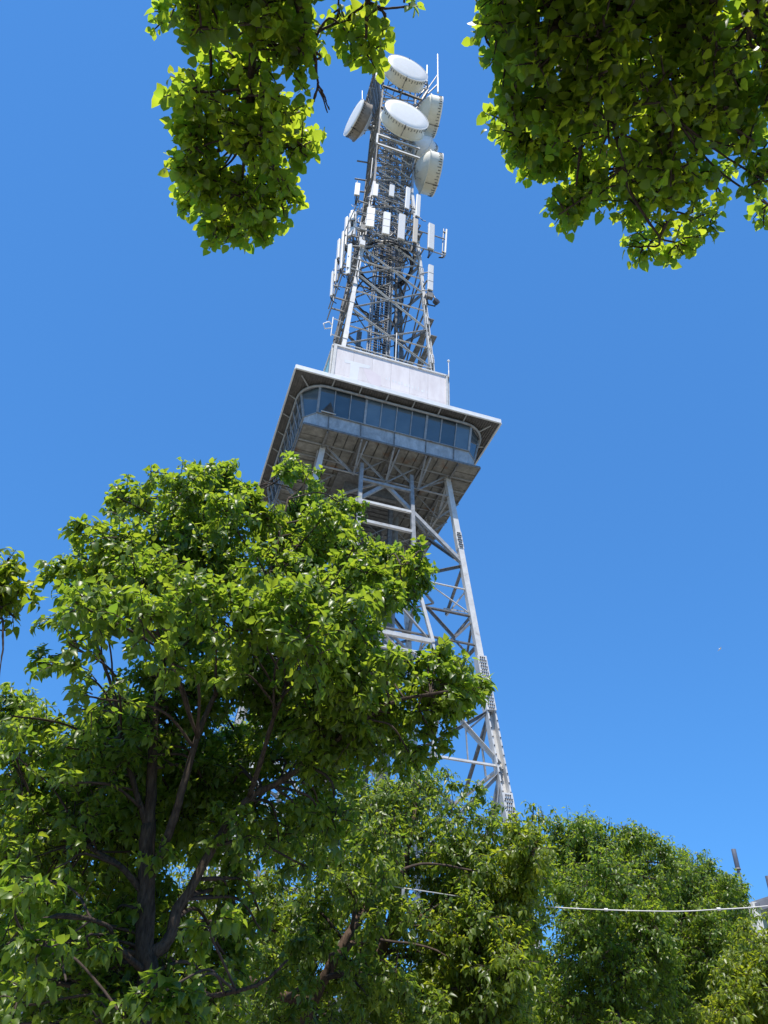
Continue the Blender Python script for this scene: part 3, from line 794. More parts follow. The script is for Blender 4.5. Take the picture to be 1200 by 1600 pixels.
def _seam(w, d):
    k = (round(w,2), round(d,2))
    if k not in _sm:
        o = MB().box(-w/2,w/2,-.004,.012,-.02,.02); me = bpy.data.meshes.new('seam')
        me.from_pydata([tuple(v) for v in o.v], [], o.f); me.materials.append(GREY); _sm[k] = me
    return _sm[k]
BEIGE = noisy('beige_fibreglass', (.58,.50,.40), (.66,.58,.47), 3, .5)
panel(-3.42,-3.0,61.15,62.8,.40,-10, 'short white panel antenna at the far left of the top row')
panel(-1.88,-3.0,61.9,63.6,.42,-6, 'short white panel antenna second from left in the top row')
panel(-.46,-3.0,62.65,64.3,.40,0, 'short white panel antenna in the middle of the top row')
panel(.96,-3.0,61.55,64.65,.37,8, 'long slim white panel antenna of the top row beside its right end')
panel(1.9,-3.0,60.9,64.0,.37,10, 'long slim white panel antenna at the right end of the top row')
panel(-3.5,-2.6,58.0,59.3,.3,-30, 'small white panel antenna under the far left one of the top row')
panel(-2.15,-3.3,56.65,59.1,.62,-10, 'wide white antenna in three segments, left of the middle row front', seg=3)
panel(-.82,-3.3,56.35,59.2,.55,-6, 'white antenna in three segments, second on the middle row front', seg=3)
panel(.45,-3.3,56.35,59.6,.52,0, 'broad plain white antenna at the centre of the middle row')
panel(1.62,-3.3,56.5,59.65,.36,4, 'slim beige panel antenna of the middle row', BEIGE)
panel(2.98,-3.3,56.3,59.6,.50,6, 'broad white antenna near the right end of the middle row')
panel(4.3,-3.05,56.6,60.0,.34,78, 'panel antenna standing out on the beam tip at far right, seen edge on')
panel(-3.30,-2.2,56.5,59.4,.58,-38, 'wide white segmented antenna turned left at the corner of the middle row', seg=3, tilt=4)
panel(-3.62,-1.4,56.2,60.0,.26,-60, 'long thin white antenna at the left edge of the middle row')
panel(-3.45,-3.2,50.0,53.5,.30,-35, 'long white antenna hanging low on the left head frame nearest the viewer')
panel(-3.85,-2.2,51.8,56.5,.20,-60, 'very long thin white antenna on the left head frame')
panel(-4.1,-1.8,53.6,56.0,.26,-70, 'short narrow antenna on the leftmost arm of the mast')
panel(-3.98,-1.0,51.7,54.5,.18,-70, 'thin white antenna low on the left side above the bottommost one')
panel(-4.12,-1.0,49.9,52.8,.18,-75, 'bottommost thin white antenna on the left side of the mast')
panel(2.95,-3.3,50.9,53.85,.40,4, 'white antenna standing alone on the right mast leg below the middle row', seg=3)
# equipment under the lone right antenna
O = thing('radio_unit', (2.95,-3.1,49.3), 'dark grey radio boxes clamped under the lone right antenna', 'radio unit')
MB().box(2.75,3.2,-3.3,-3.0,50.1,50.7).build('housing', GREY, O); MB().lathe((3.35,-3.2,49.6),(.3,-1,.1),[(0,0),(.22,0),(.25,.3),(0,.32)],16).build('drum', DARK, O)
MB().tube([(2.8,-3.2,50.8),(2.7,-3.1,50.2),(2.9,-3.0,49.5),(3.4,-3.1,49.4),(3.5,-3.1,50.2),(3.2,-3.1,50.8)], .06, 6).build('cable', DARK, O, True)
O = thing('radio_box', (-2.55,-2.9,54.2), 'small pale radio box on the left front mast leg', 'radio unit')
MB().box(-2.75,-2.35,-3.15,-2.85,54.3,54.9).build('housing', WHITE, O); rod('bracket', (-2.55,-2.9,54.1), (-2.55,-2.9,55.3), .1, .1, STEEL, O)
MB().box(-2.8,-2.6,-2.95,-2.7,55.0,55.7).build('cover', PALE, O)

# whips
def whip(a, b_, r_, label, bracket=None):
    O = thing('whip_antenna', a, label, 'antenna', 'thin whip antennas')
    a = Vector(a); b_ = Vector(b_)
    rod('rod', a, b_, r_*2, r_*2, WHITE, O, 'cyl')
    rod('base_tube', a - (b_-a).normalized()*.1, a.lerp(b_, .35), r_*3, r_*3, PALE, O, 'cyl')
    if bracket:
        rod('bracket', bracket, a.lerp(b_, .2), .10, .10, GREY, O); rod('bracket', Vector(bracket)+Vector((0,0,1.2)), a.lerp(b_, .45), .08, .08, GREY, O)
    return O
whip((3.95,-2.7,86.2), (3.95,-2.7,95.6), .07, 'tall white whip antenna on the arm at the right of the mast head', (2.98,-2.3,86.0))
whip((2.75,-2.6,88.0), (2.75,-2.6,92.0), .06, 'short whip antenna just left of the tall one on the mast head', (2.9,-2.3,87.0))
whip((-2.75,-2.7,84.2), (-2.75,-2.7,92.2), .07, 'white whip antenna at the left front corner of the mast head', (-2.8,-2.5,86.8))
p0, p1 = on_y(567,157,-.6), on_y(566,142,-.6)
whip(p0-Vector((0,0,1)), p1, .045, 'small whip antenna standing behind the left dish', (-1.8,.3,p0.z-1.5))
whip((4.05,-3.98,41.0), (4.05,-3.98,42.5), .03, 'tiny ball topped rod at the right corner of the billboard')
MB().lathe((4.05,-3.98,42.45),(0,0,1),[(0,0),(.09,.04),(.09,.12),(0,.16)],12).build('ball_tip', WHITE, bpy.data.objects['whip_antenna.004'], True)
O = thing('folded_dipole_antenna', (-3.3,-1,46.5), 'small folded dipole antenna on a short arm at the left mast leg above the billboard', 'antenna')
rod('mast_tube', (-3.75,-1,45.4), (-3.75,-1,47.5), .09, .09, WHITE, O, 'cyl'); rod('arm', (-3.75,-1,47.4), (-3.0,-.9,47.4), .07, .07, WHITE, O, 'cyl'); rod('arm', (-3.75,-1,45.6), (-3.0,-.9,45.6), .07, .07, WHITE, O, 'cyl')
ring_ = MB().tube([(-3.75,-1,46.3),(-4.25,-1,46.0),(-4.4,-1,46.5),(-4.0,-1,46.9),(-3.75,-1,46.6)], .05, 6).build('dipole_loop', WHITE, O, True)

# ------------------------------------------------------------------ foliage machinery
def leaf_template(kind, bend, fold):
    if kind == 0:   # heart shaped leaf with a drawn out tip, folded along the midrib
        v = [(0,0,0),(-.27,.08,fold*.27),(.27,.08,fold*.27),(-.38,.33,fold*.38),(.38,.33,fold*.38),(-.25,.67,fold*.25),(.25,.67,fold*.25),(0,.36,0),(0,.70,0),(0,1.08,0)]
        f = [(0,7,1),(0,2,7),(1,7,3),(2,4,7),(3,7,8,5),(4,6,8,7),(5,8,9),(8,6,9)]
    elif kind == 2:   # broad rounded leaf with a short tip, for the boughs overhead
        v = [(0,.03,0),(-.34,.02,fold*.3),(.34,.02,fold*.3),(-.49,.32,fold*.45),(.49,.32,fold*.45),(-.36,.70,fold*.3),(.36,.70,fold*.3),(0,.36,0),(0,.72,0),(0,1.06,-.04)]
        f = [(0,7,1),(0,2,7),(1,7,3),(2,4,7),(3,7,8,5),(4,6,8,7),(5,8,9),(8,6,9)]
    else:
        v = [(0,0,0),(-.30,.38,fold*.35),(.30,.38,fold*.35),(0,.42,0),(0,1.05,0)]
        f = [(0,3,1),(0,2,3),(1,3,4),(3,2,4)]
    v = np.array(v, float); v[:,2] -= bend*v[:,1]**2
    v[:,1] -= 0
    return v, f
TPL = {2: [leaf_template(2, b_, f_) for b_, f_ in ((.1,.25),(.35,.35),(.2,.5),(-.1,.15),(.5,.3))], 0: [leaf_template(0, b_, f_) for b_, f_ in ((.15,.35),(.45,.25),(.3,.6),(-.1,.2),(.6,.5))], 1: [leaf_template(1, b_, f_) for b_, f_ in ((.2,.4),(.5,.6),(0,.25))]}
_leafmesh = {}
def leaf_mesh(kind, ti, tint, m):
    key = (kind, ti, tint, m.name)
    if key not in _leafmesh:
        v, f = TPL[kind][ti]; me = bpy.data.meshes.new('leaf'); me.from_pydata([tuple(q) for q in v], [], f)
        a = me.attributes.new('tint', 'FLOAT', 'POINT'); a.data.foreach_set('value', [tint/5]*len(v)); me.materials.append(m)
        me.polygons.foreach_set('use_smooth', [True]*len(f)); me.update(); _leafmesh[key] = me
    return _leafmesh[key]

fwd_np = np.array(_f); r_np = np.array(_r); u_np = np.array(_u); cam_np = np.array(CAM)
def norm(a): return a/np.maximum(np.linalg.norm(a, axis=-1, keepdims=True), 1e-9)

def grow(tree, clumps, total, leaf_len, kind, m, single=0, twig_r=.006, hang=.5, twig_len=1.0, per=14, open_=.0):
    """clumps: list of (centre, radius). Adds twigs (one part), leaves (one part) and single leaves to the tree"""
    C = np.array([tuple(c[0]) for c in clumps]); Rr = np.array([c[1] for c in clumps]); wgt = np.array([c[2] if len(c) > 2 else 1. for c in clumps])
    cw = Rr**2*wgt; nt_ = max(1, int(total/per)); idx = rng.choice(len(C), nt_, p=cw/cw.sum())
    d = norm(rng.normal(size=(nt_,3)) + np.array([0,0,.35]))
    R_ = Rr[idx][:,None]
    s0 = C[idx] + d*R_*rng.uniform(.05,.55,(nt_,1))
    dirs = norm(d + rng.normal(size=(nt_,3))*.55 + np.array([0,0,.15]))
    L = R_*rng.uniform(.45,.85,(nt_,1))*twig_len
    L = np.clip(L, .12, .75)
    s1 = s0 + dirs*L*.5; s2 = s1 + norm(dirs - np.array([0,0,.45]))*L*.5
    # twigs: triangular tubes through s0,s1,s2
    P = np.stack([s0,s1,s2],1)
    ax = norm(s2-s0); e1 = norm(np.cross(ax, rng.normal(size=(nt_,3)))); e2 = np.cross(ax,e1)
    rr = np.array([1.,.7,.35])*twig_r
    V = []
    for j in range(3):
        a = 2*math.pi*j/3; V.append(P + (e1[:,None]*math.cos(a)+e2[:,None]*math.sin(a))*rr[None,:,None])
    V = np.stack(V,2).reshape(-1,3)   # nt,3(seg),3(k)
    base = np.arange(nt_)[:,None,None]*9; fs = []
    for sgm in range(2):
        for k in range(3):
            k2=(k+1)%3; fs.append([sgm*3+k, sgm*3+k2, (sgm+1)*3+k2, (sgm+1)*3+k])
    Fq = (base + np.array(fs)[None]).reshape(-1,4)
    o = np_mesh('twigs', V, Fq, None, TWIG, tree); tag(o, kind='stuff')
    # leaves
    n = per; tt = np.linspace(.12,1.0,n)[None,:,None]
    tt = np.clip(tt + rng.uniform(-.03,.03,(nt_,n,1)),0,1)
    a_ = s0[:,None]*(1-tt)**2 + 2*s1[:,None]*tt*(1-tt) + s2[:,None]*tt**2
    tdir = norm(s2-s0)[:,None]
    ph = (np.arange(n)*2.4)[None,:] + rng.uniform(0,6.3,(nt_,1)) + rng.normal(size=(nt_,n))*.4
    side = e1[:,None]*np.cos(ph)[...,None] + e2[:,None]*np.sin(ph)[...,None]
    axis = norm(tdir*.45 + side*.8 + np.array([0,0,-hang]) + rng.normal(size=(nt_,n,3))*.28)
    pos = a_ + side*leaf_len*.15 + axis*leaf_len*.12
    out = d[:,None]
    nr = np.array([0,0,.95]) + out*.55 + rng.normal(size=(nt_,n,3))*.42
    nr = norm(nr - axis*(nr*axis).sum(-1,keepdims=True)); sd = np.cross(axis, nr)
    size = leaf_len*rng.uniform(.5,1.22,(nt_,n))
    tint = np.clip(rng.normal(.5,.22,(nt_,n)) + rng.normal(0,.12,(nt_,1)) + .25*(np.linspace(-.5,.5,n)[None,:]),0,1)
    # new growth at the outside is paler
    pos=pos.reshape(-1,3); axis=axis.reshape(-1,3); nr=nr.reshape(-1,3); sd=sd.reshape(-1,3); size=size.ravel(); tint=tint.ravel()
    N = len(pos); ti = rng.integers(0,len(TPL[kind]),N)
    mask = np.ones(N,bool)
    if single:
        rel = pos - cam_np; zc = rel@fwd_np; px = 600+FPX*(rel@r_np)/zc; py = 800-FPX*(rel@u_np)/zc
        vis = (zc>.2)&(px>4)&(px<1196)&(py>4)&(py<1596)
        app = size/zc*np.abs(1-.6*np.abs((norm(rel)*axis).sum(-1))); app[~vis] = 0
        # prefer the layer turned to the camera
        score = app*(1+.25*rng.uniform(size=N)); pick = np.argsort(-score)[:single]; mask[pick] = False
        inv = WM[tree.name].inverted()
        for i in pick:
            if app[i] <= 0: continue
            s_ = size[i]; M = Matrix(((sd[i][0]*s_,axis[i][0]*s_,nr[i][0]*s_,pos[i][0]),(sd[i][1]*s_,axis[i][1]*s_,nr[i][1]*s_,pos[i][1]),(sd[i][2]*s_,axis[i][2]*s_,nr[i][2]*s_,pos[i][2]),(0,0,0,1)))
            lo = bpy.data.objects.new('leaf', leaf_mesh(kind, int(ti[i]), int(tint[i]*5), m)); COL.objects.link(lo)
            lo.matrix_basis = M; lo.parent = tree; lo.matrix_parent_inverse = inv
    VV=[];FF3=[];FF4=[];TT=[];off=0
    for q,(tv,tf) in enumerate(TPL[kind]):
        sel = np.where(mask&(ti==q))[0]
        if not len(sel): continue
        vv = pos[sel][:,None] + (sd[sel][:,None]*tv[None,:,0:1] + axis[sel][:,None]*tv[None,:,1:2] + nr[sel][:,None]*tv[None,:,2:3])*size[sel][:,None,None]
        nv = len(tv); VV.append(vv.reshape(-1,3)); TT.append(np.repeat(tint[sel],nv))
        b0 = off + np.arange(len(sel))[:,None]*nv
        for fc in tf:
            (FF3 if len(fc)==3 else FF4).append(b0+np.array(fc)[None])
        off += len(sel)*nv
    V=np.concatenate(VV); T3=np.concatenate(FF3) if FF3 else None; T4=np.concatenate(FF4) if FF4 else None
    o = np_mesh('foliage', V, T4, T3, m, tree, np.concatenate(TT), True); tag(o, kind='stuff')

def np_mesh(name, V, quads, tris, m, parent, tint=None, smooth=False):
    me = bpy.data.meshes.new(name); me.vertices.add(len(V)); me.vertices.foreach_set('co', V.astype(np.float32).ravel())
    parts=[]; starts=[]; off=0
    if quads is not None: parts.append(quads.ravel()); starts.append(np.arange(len(quads))*4+off); off+=quads.size
    if tris is not None: parts.append(tris.ravel()); starts.append(np.arange(len(tris))*3+off); off+=tris.size
    lv=np.concatenate(parts).astype(np.int32); ls=np.concatenate(starts).astype(np.int32)
    me.loops.add(len(lv)); me.loops.foreach_set('vertex_index', lv); me.polygons.add(len(ls)); me.polygons.foreach_set('loop_start', ls)
    me.update(calc_edges=True)
    if smooth: me.polygons.foreach_set('use_smooth', np.ones(len(ls),bool))
    if tint is not None:
        a=me.attributes.new('tint','FLOAT','POINT'); a.data.foreach_set('value', tint.astype(np.float32))
    me.materials.append(m)
    return link(bpy.data.objects.new(name, me), None, parent)

def spline(pts, n=6):
    P=[Vector(p) for p in pts]; P=[P[0]*2-P[1]]+P+[P[-1]*2-P[-2]]; out=[]
    for i in range(1,len(P)-2):
        for j in range(n):
            t_=j/n; a,b_,c_,d_=P[i-1:i+3]
            out.append(.5*((2*b_)+(-a+c_)*t_+(2*a-5*b_+4*c_-d_)*t_*t_+(-a+3*b_-3*c_+d_)*t_**3))
    out.append(P[-2]); return out
def limb(name, pts, r0, r1, tree, m=BARK, n=10, wob=.12):
    P = spline(pts); k=len(P)
    r_=[(r0+(r1-r0)*(i/(k-1))**.8)*(1+random.uniform(-wob,wob)*.5) for i in range(k)]
    P=[p+Vector((random.uniform(-1,1),random.uniform(-1,1),random.uniform(-1,1)))*r_[i]*wob for i,p in enumerate(P)]
    mb=MB().tube(P, r_, n)
    # ridges of the bark
    for i in range(k):
        for j in range(n):
            q=mb.v[i*n+j]; c=P[i]; mb.v[i*n+j]=c+(q-c)*(1+(.14 if j%2 else -.08)+random.uniform(-.06,.06))
    mb.build(name, m, tree, True); return [(p,r_[i]) for i,p in enumerate(P)]
def branchlets(tree, limbs, clumps, m=TWIG, r_=.022, every=1):
    """a thin branch from the nearest limb to each clump"""
    pts=[q for l in limbs for q in l[2:]]
    for c in clumps[::every]:
        cc=Vector(c[0]); best=min(pts, key=lambda q:(q[0]-cc).length+ .5*max(0,q[0].z-cc.z)+(.3 if q[1]<.012 else 0))
        a=best[0]; mid=(a+cc)/2+Vector((random.uniform(-.1,.1),random.uniform(-.1,.1),.12*(cc-a).length))
        if (cc-a).length<.15: continue
        ra=min(best[1]*.6, r_*(.6+.5*(cc-a).length)); limb('branch',[a,mid,cc,cc+(cc-mid).normalized()*c[1]*.5],max(ra,.008),.005,tree,m,6,.25)

def inside(poly,x,y):
    n=len(poly);r_=False;j=n-1
    for i in range(n):
        xi,yi=poly[i];xj,yj=poly[j]
        if (yi>y)!=(yj>y) and x<(xj-xi)*(y-yi)/(yj-yi)+xi: r_=not r_
        j=i
    return r_
def edge_dist(poly,x,y):
    best=1e9;n=len(poly)
    for i in range(n):
        ax,ay=poly[i];bx,by=poly[(i+1)%n];dx,dy=bx-ax,by-ay
        t_=max(0,min(1,((x-ax)*dx+(y-ay)*dy)/(dx*dx+dy*dy+1e-9)));best=min(best,math.hypot(ax+t_*dx-x,ay+t_*dy-y))
    return best
def crown(poly, r_px, count, place, thick, maxd=160, tight=.62):
    """clump centres inside an outline; thick = half depth of the crown in metres"""
    xs_=[p[0] for p in poly];ys_=[p[1] for p in poly];out=[];tries=0;pts=[]
    while len(out)<count and tries<count*200:
        tries+=1;x=random.uniform(min(xs_),max(xs_));y=random.uniform(min(ys_),max(ys_))
        if not inside(poly,x,y): continue
        e=edge_dist(poly,x,y);rp=r_px*random.uniform(.6,1.45)
        if e<rp*tight:
            rp=max(e/tight, r_px*.4)
            if e<r_px*.3: continue
        if any(math.hypot(x-a,y-b_)<r_px*.42 for a,b_ in pts): 
            if random.random()<.85: continue
        pts.append((x,y))
        h=min(1,math.sqrt(min(1,e/maxd)+.05)); dz=random.uniform(-1,1)*thick*h
        c,scale=place(x,y,dz); out.append((c,rp*scale))
    return out
def by_dist(d0):
    def f(x,y,dz):
        v=ray(x,y);h=math.hypot(v.x,v.y);d=d0+dz;return CAM+v*(d/h),(d/h)/FPX
    return f
def by_height(h0):
    def f(x,y,dz):
        v=ray(x,y);t_=(h0+dz-CAM.z)/v.z;return CAM+v*t_,t_/FPX
    return f

# ------------------------------------------------------------------ near tree on the left
D0=6.5
base=at(222,1500,D0); base.z=.1
MT=thing('leafy_tree', base, 'largest and nearest leafy tree, filling the lower left in front of the tower', 'tree', None)
P=lambda x,y,d=D0: at(x,y,d)
limbs=[]
limbs.append(limb('trunk',[base,P(222,1590),P(226,1480),P(229,1370),P(232,1290)],.078,.052,MT,n=14))
limbs.append(limb('branch',[P(231,1345),P(237,1200),P(245,1090),P(262,980),P(285,860),P(300,770)],0.0476,0.0120,MT))
limbs.append(limb('branch',[P(230,1290),P(212,1235),P(192,1165),P(178,1085),P(150,1000),P(130,900)],0.0280,0.0072,MT))
limbs.append(limb('branch',[P(228,1500),P(265,1465),P(277,1420),P(300,1385),P(340,1310),P(385,1250),P(435,1222),P(500,1178,6.3),P(560,1130,6.1),P(620,1095,6.0),P(700,1080,5.9)],0.0476,0.0108,MT))
limbs.append(limb('branch',[P(235,1370),P(268,1290,6.3),P(290,1215,6.2),P(320,1120,6.2),P(370,1020,6.2),P(420,900,6.2),P(450,780,6.2)],0.0364,0.0084,MT))
limbs.append(limb('branch',[P(390,1245),P(410,1180,6.2),P(440,1090,6.0),P(500,980,5.9),P(560,900,5.9),P(640,880,5.9)],0.0224,0.0072,MT))
limbs.append(limb('branch',[P(228,1400),P(190,1355),P(150,1330,6.7),P(110,1300,6.9),P(50,1250,7.)],0.0252,0.0072,MT))
limbs.append(limb('branch',[P(228,1520),P(185,1480,6.2),P(165,1445,6.0),P(90,1430,5.7),P(40,1470,5.4)],0.0224,0.0072,MT))
limbs.append(limb('branch',[P(226,1560),P(300,1560,6.2),P(400,1540,6.0),P(450,1500,5.9)],0.0224,0.0072,MT))
limbs.append(limb('branch',[P(250,1050),P(320,960,6.7),P(345,850,6.8),P(370,780,6.8)],0.0168,0.0072,MT))
poly=[(245,718),(262,735),(300,722),(340,722),(395,745),(412,790),(425,760),(440,712),(478,706),(505,740),(505,785),(530,760),(565,775),(572,815),(565,850),(600,848),(640,852),(652,836),(672,850),(682,880),(668,930),(640,950),(600,965),(590,1010),(620,1010),(680,992),(718,1010),(725,1040),(760,1062),(776,1090),(745,1120),(700,1135),(690,1190),(640,1215),(600,1190),(575,1215),(545,1235),(540,1320),(470,1380),(440,1420),(400,1500),(380,1620),(330,1690),(0,1690),(-90,1600),(-80,1250),(-20,1130),(10,1080),(55,1060),(75,1000),(55,985),(60,940),(85,880),(105,850),(112,810),(140,805),(165,790),(170,765),(215,760),(222,725)]
def main_place(x,y,dz):
    """the upper crown leans out towards the viewer, the shaded lower part stands back behind trunk and limbs"""
    k=min(1,max(0,(y-1040)/120)); b_=-.75*min(1,max(0,(y-740)/220))*(1-k)+.75*k
    if 150<x<480 and 1060<y<1560 and random.random()<.55: dz=abs(dz)*.9+.15
    return by_dist(D0+b_)(x,y,dz)
main=crown(poly,54,250,main_place,1.25,120,.82)
main=[(c[0],c[1],.58 if c[0].z<CAM.z+2.6 else 1.) for c in main]
extra=[(243,742,24),(310,752,36),(345,745,34),(380,775,34),(200,785,38),(125,832,20),(122,868,18),(455,735,26),(478,748,26),(470,800,36),(540,795,32),(520,830,32),(660,862,24),(655,905,30),(620,890,36),(700,1030,34),(745,1085,26),(720,1105,28),(680,1150,34),(95,900,34),(80,970,24),(75,1030,24),(30,1120,30),(640,1180,30),(585,1180,26),(600,880,42),(645,892,36),(575,920,46),(640,935,28),(560,870,40),(640,1050,44),(690,1060,46),(735,1075,34),(665,1115,42),(600,1095,46),(625,1155,34),(580,1030,22),(560,1130,50),(500,1200,50),(520,1280,46),(230,1200,36),(250,1330,34),(215,1270,26),(240,1560,40),(200,1600,40),(280,1580,40),(330,1450,44),(60,1490,48),(20,1470,40),(100,1520,30),(50,1400,34),(440,850,40)]
for x,y,r_ in extra:
    dd=D0+random.uniform(-.5,.4) if y<1350 else D0-1.5
    c,s=by_dist(0)(x,y,dd); main.append((c,r_*s,1.2))
branchlets(MT,limbs,main,r_=.014)
grow(MT,main,88000,.066,0,LEAF,300)

# ------------------------------------------------------------------ branches overhead
def above(name,label,base,px_limbs,poly,count,r_px,h0,total,extra,back,single,m,bare=()):
    O=thing(name,base,label,'tree',None); L=[]
    hub=Vector((base.x,base.y,h0*.62))
    L.append(limb('trunk',[base,base+Vector((.05,.08,1.2)),base+Vector((-.05,.1,2.6)),hub],.19,.12,O,n=14))
    for pl in px_limbs:
        pts=[at_h(x,y,h) for x,y,h in pl]; a=pts[0]; 
        L.append(limb('branch',[hub,hub.lerp(a,.5)+Vector((0,0,.35))]+pts,.05,.006,O,BARK,8,.3))
    for s in back:
        L.append(limb('branch',[hub,hub.lerp(s[0],.5)+Vector((0,0,.2)),s[0]],.06,.015,O))
    cl=crown(poly,r_px,count,by_height(h0),.45,90)
    for x,y,r_ in extra:
        c,s=by_height(h0)(x,y,random.uniform(-.25,.25)); cl.append((c,r_*s,1.9))
    branchlets(O,L[1:],cl,r_=.02)
    for b_ in bare:
        limb('bare_twig',[at_h(x,y,h0-.1) for x,y in b_],.008,.004,O,TWIG,6,.5)
    grow(O,cl,total,.064,2,m,single,twig_r=.008,hang=.35,per=8)
    bc=[]
    for s in back:
        for i in range(7): bc.append((s[0]+Vector((random.uniform(-1,1),random.uniform(-1,1),random.uniform(-.6,.7)))*s[1],s[1]*.42))
    if bc: grow(O,bc,s[2]*len(back),.09,1,m,0,per=11)
    return O
fh=Vector((math.sin(YAW),math.cos(YAW),0)); rh=Vector((math.cos(YAW),-math.sin(YAW),0))
HL=6.6
b1=CAM-fh*2.6-rh*1.6; b1.z=.1
polyL=[(230,-300),(238,-40),(250,60),(275,150),(285,230),(285,300),(310,360),(360,385),(400,380),(450,352),(468,310),(455,275),(490,240),(485,200),(470,170),(480,120),(500,70),(505,-40),(560,-300)]
above('overhanging_tree','tree behind the camera whose narrow leafy branch hangs down at the top left',b1,
  [[(405,-160,6.3),(402,-20,6.5),(393,120,6.55),(386,210,6.5),(376,300,6.4)],[(430,-120,6.4),(470,20,6.6),(488,70,6.6),(497,130,6.5)],[(330,-140,6.3),(325,0,6.5),(330,120,6.6)],[(560,-120,6.5),(575,-10,6.6),(572,60,6.5)]],
  polyL,108,34,HL,8600,[(530,15,20),(548,55,20),(572,82,20),(585,55,15),(598,12,18),(636,10,17),(560,25,26),(520,-20,30),(300,200,26),(298,260,24),(305,320,26),(330,350,24),(365,360,24),(400,350,26),(440,320,26),(425,285,28),(340,300,32),(380,310,34),(470,225,20),(450,180,26)],
  [(b1+Vector((-1.8,1.0,6.2)),1.5,1500),(b1+Vector((.2,-1.6,6.6)),1.5,1500),(CAM-rh*.9+fh*.5+Vector((0,0,5.6)),.8,900)],300,LEAFO,
  bare=[[(497,130),(490,160),(498,140),(512,176)],[(497,132),(507,150),(510,160),(515,172)]])
b2=CAM-fh*2.4+rh*2.6; b2.z=.1
polyR=[(720,-300),(742,-60),(752,30),(768,80),(775,150),(778,200),(800,240),(850,290),(870,340),(900,352),(925,335),(955,322),(985,350),(990,395),(1040,405),(1085,390),(1120,365),(1132,330),(1100,308),(1148,275),(1150,225),(1160,210),(1235,215),(1260,-60),(1260,-300)]
above('overhanging_tree','tree behind the camera whose broad leafy crown hangs over the top right',b2,
  [[(870,-170,6.4),(885,-20,6.6),(905,60,6.6),(950,140,6.55),(965,220,6.5),(985,300,6.4),(1030,370,6.3)],[(1000,-150,6.5),(970,0,6.7),(955,100,6.6)],[(1120,-150,6.4),(1115,0,6.6),(1102,90,6.6),(1060,170,6.5),(1040,260,6.4)],[(1220,-120,6.4),(1180,10,6.6),(1160,40,6.6),(1100,60,6.6)],[(880,-100,6.5),(903,100,6.7),(910,200,6.6),(900,290,6.5)],[(800,-120,6.6),(790,0,6.7),(790,90,6.7)]],
  polyR,240,38,HL+.1,18000,[(1180,240,22),(1190,280,20),(1200,320,16),(1170,215,22),(765,30,20),(785,185,20),(890,330,22),(1010,385,20),(1060,380,24),(1105,350,20),(1120,290,24)],
  [(b2+Vector((1.8,.5,6.2)),1.5,1500),(b2+Vector((-.2,-1.6,6.6)),1.5,1500)],300,LEAFO)
# branch entering at the left edge
b3=CAM+fh*2.0-rh*5.2; b3.z=.1
O=thing('side_tree',b3,'yellow green leafy tree reaching in at the left edge above the big tree','tree')
hub=b3+Vector((0,0,3.0)); D3=6.0
L=[limb('trunk',[b3,b3+Vector((.05,.05,1.5)),hub],.14,.09,O,n=12),
   limb('branch',[hub,at(-260,1050,5.0),at(-120,960,5.5),at(-20,930,6.0),at(35,925,6.0)],.06,.01,O),
   limb('branch',[at(-100,950,5.6),at(-40,1000,5.8),at(0,965,5.9),at(5,990,5.9)],.02,.006,O)]
cl=crown([(-160,840),(0,862),(20,880),(38,930),(20,950),(5,985),(-160,1000)],34,14,by_dist(D3),.5,60)
for x,y,r_ in ((10,880,20),(20,905,18),(45,935,12),(20,962,9),(5,985,9),(5,930,24),(-5,955,18)):
    c,s=by_dist(0)(x,y,D3); cl.append((c,r_*s,1.0))
branchlets(O,L[1:],cl)
limb('bare_twig',[at(4,985,5.9),at(5,1010,5.9),at(1,1040,5.9),at(-2,1070,5.9)],.008,.004,O,TWIG,6,.5)
grow(O,cl,2300,.08,0,LEAFY,120,per=10)

# ------------------------------------------------------------------ trees beyond
def far_tree(label,trunk_px,d0,poly,count,r_px,total,thick,m,leaf=.082,bark=BARK,extra=(),limbs_px=(),sprigs=()):
    b_=at(trunk_px[0],trunk_px[1],d0); b_.z=.1
    O=thing('leafy_tree',b_,label,'tree'); top=at(trunk_px[2],trunk_px[3],d0)
    mid=b_.lerp(top,.45); L=[limb('trunk',[b_,b_.lerp(mid,.5)+Vector((.06,.04,0)),mid],.17,.11,O,bark,12),limb('branch',[mid,mid.lerp(top,.5)+Vector((.1,-.1,0)),top],.10,.02,O,bark)]
    for pl in limbs_px: L.append(limb('branch',[at(x,y,d) for x,y,d in pl[0]],pl[1],pl[2],O,bark))
    cl=crown(poly,r_px,count,by_dist(d0),thick,120)
    for e in extra:
        c,s=by_dist(0)(e[0],e[1],e[3] if len(e)>3 else d0); cl.append((c,e[2]*s,1.2))
    branchlets(O,L[1:],cl,r_=.03,every=3)
    grow(O,cl,total,leaf,1,m,0,twig_r=.006,hang=.7,per=13)
    # upright leafy shoots along the top
    if sprigs:
        sc=[]
        for x,y,h in sprigs:
            p0=at(x,y+h,d0);p1=at(x+random.uniform(-3,3),y,d0); limb('branch',[p0,p0.lerp(p1,.5),p1],.012,.005,O,TWIG,6,.3)
            for i in range(5): sc.append((p0.lerp(p1,.25+.17*i),.13))
        grow(O,sc,len(sprigs)*48,leaf*.9,1,m,0,twig_r=.004,hang=1.1,per=6,twig_len=.8)
    return O
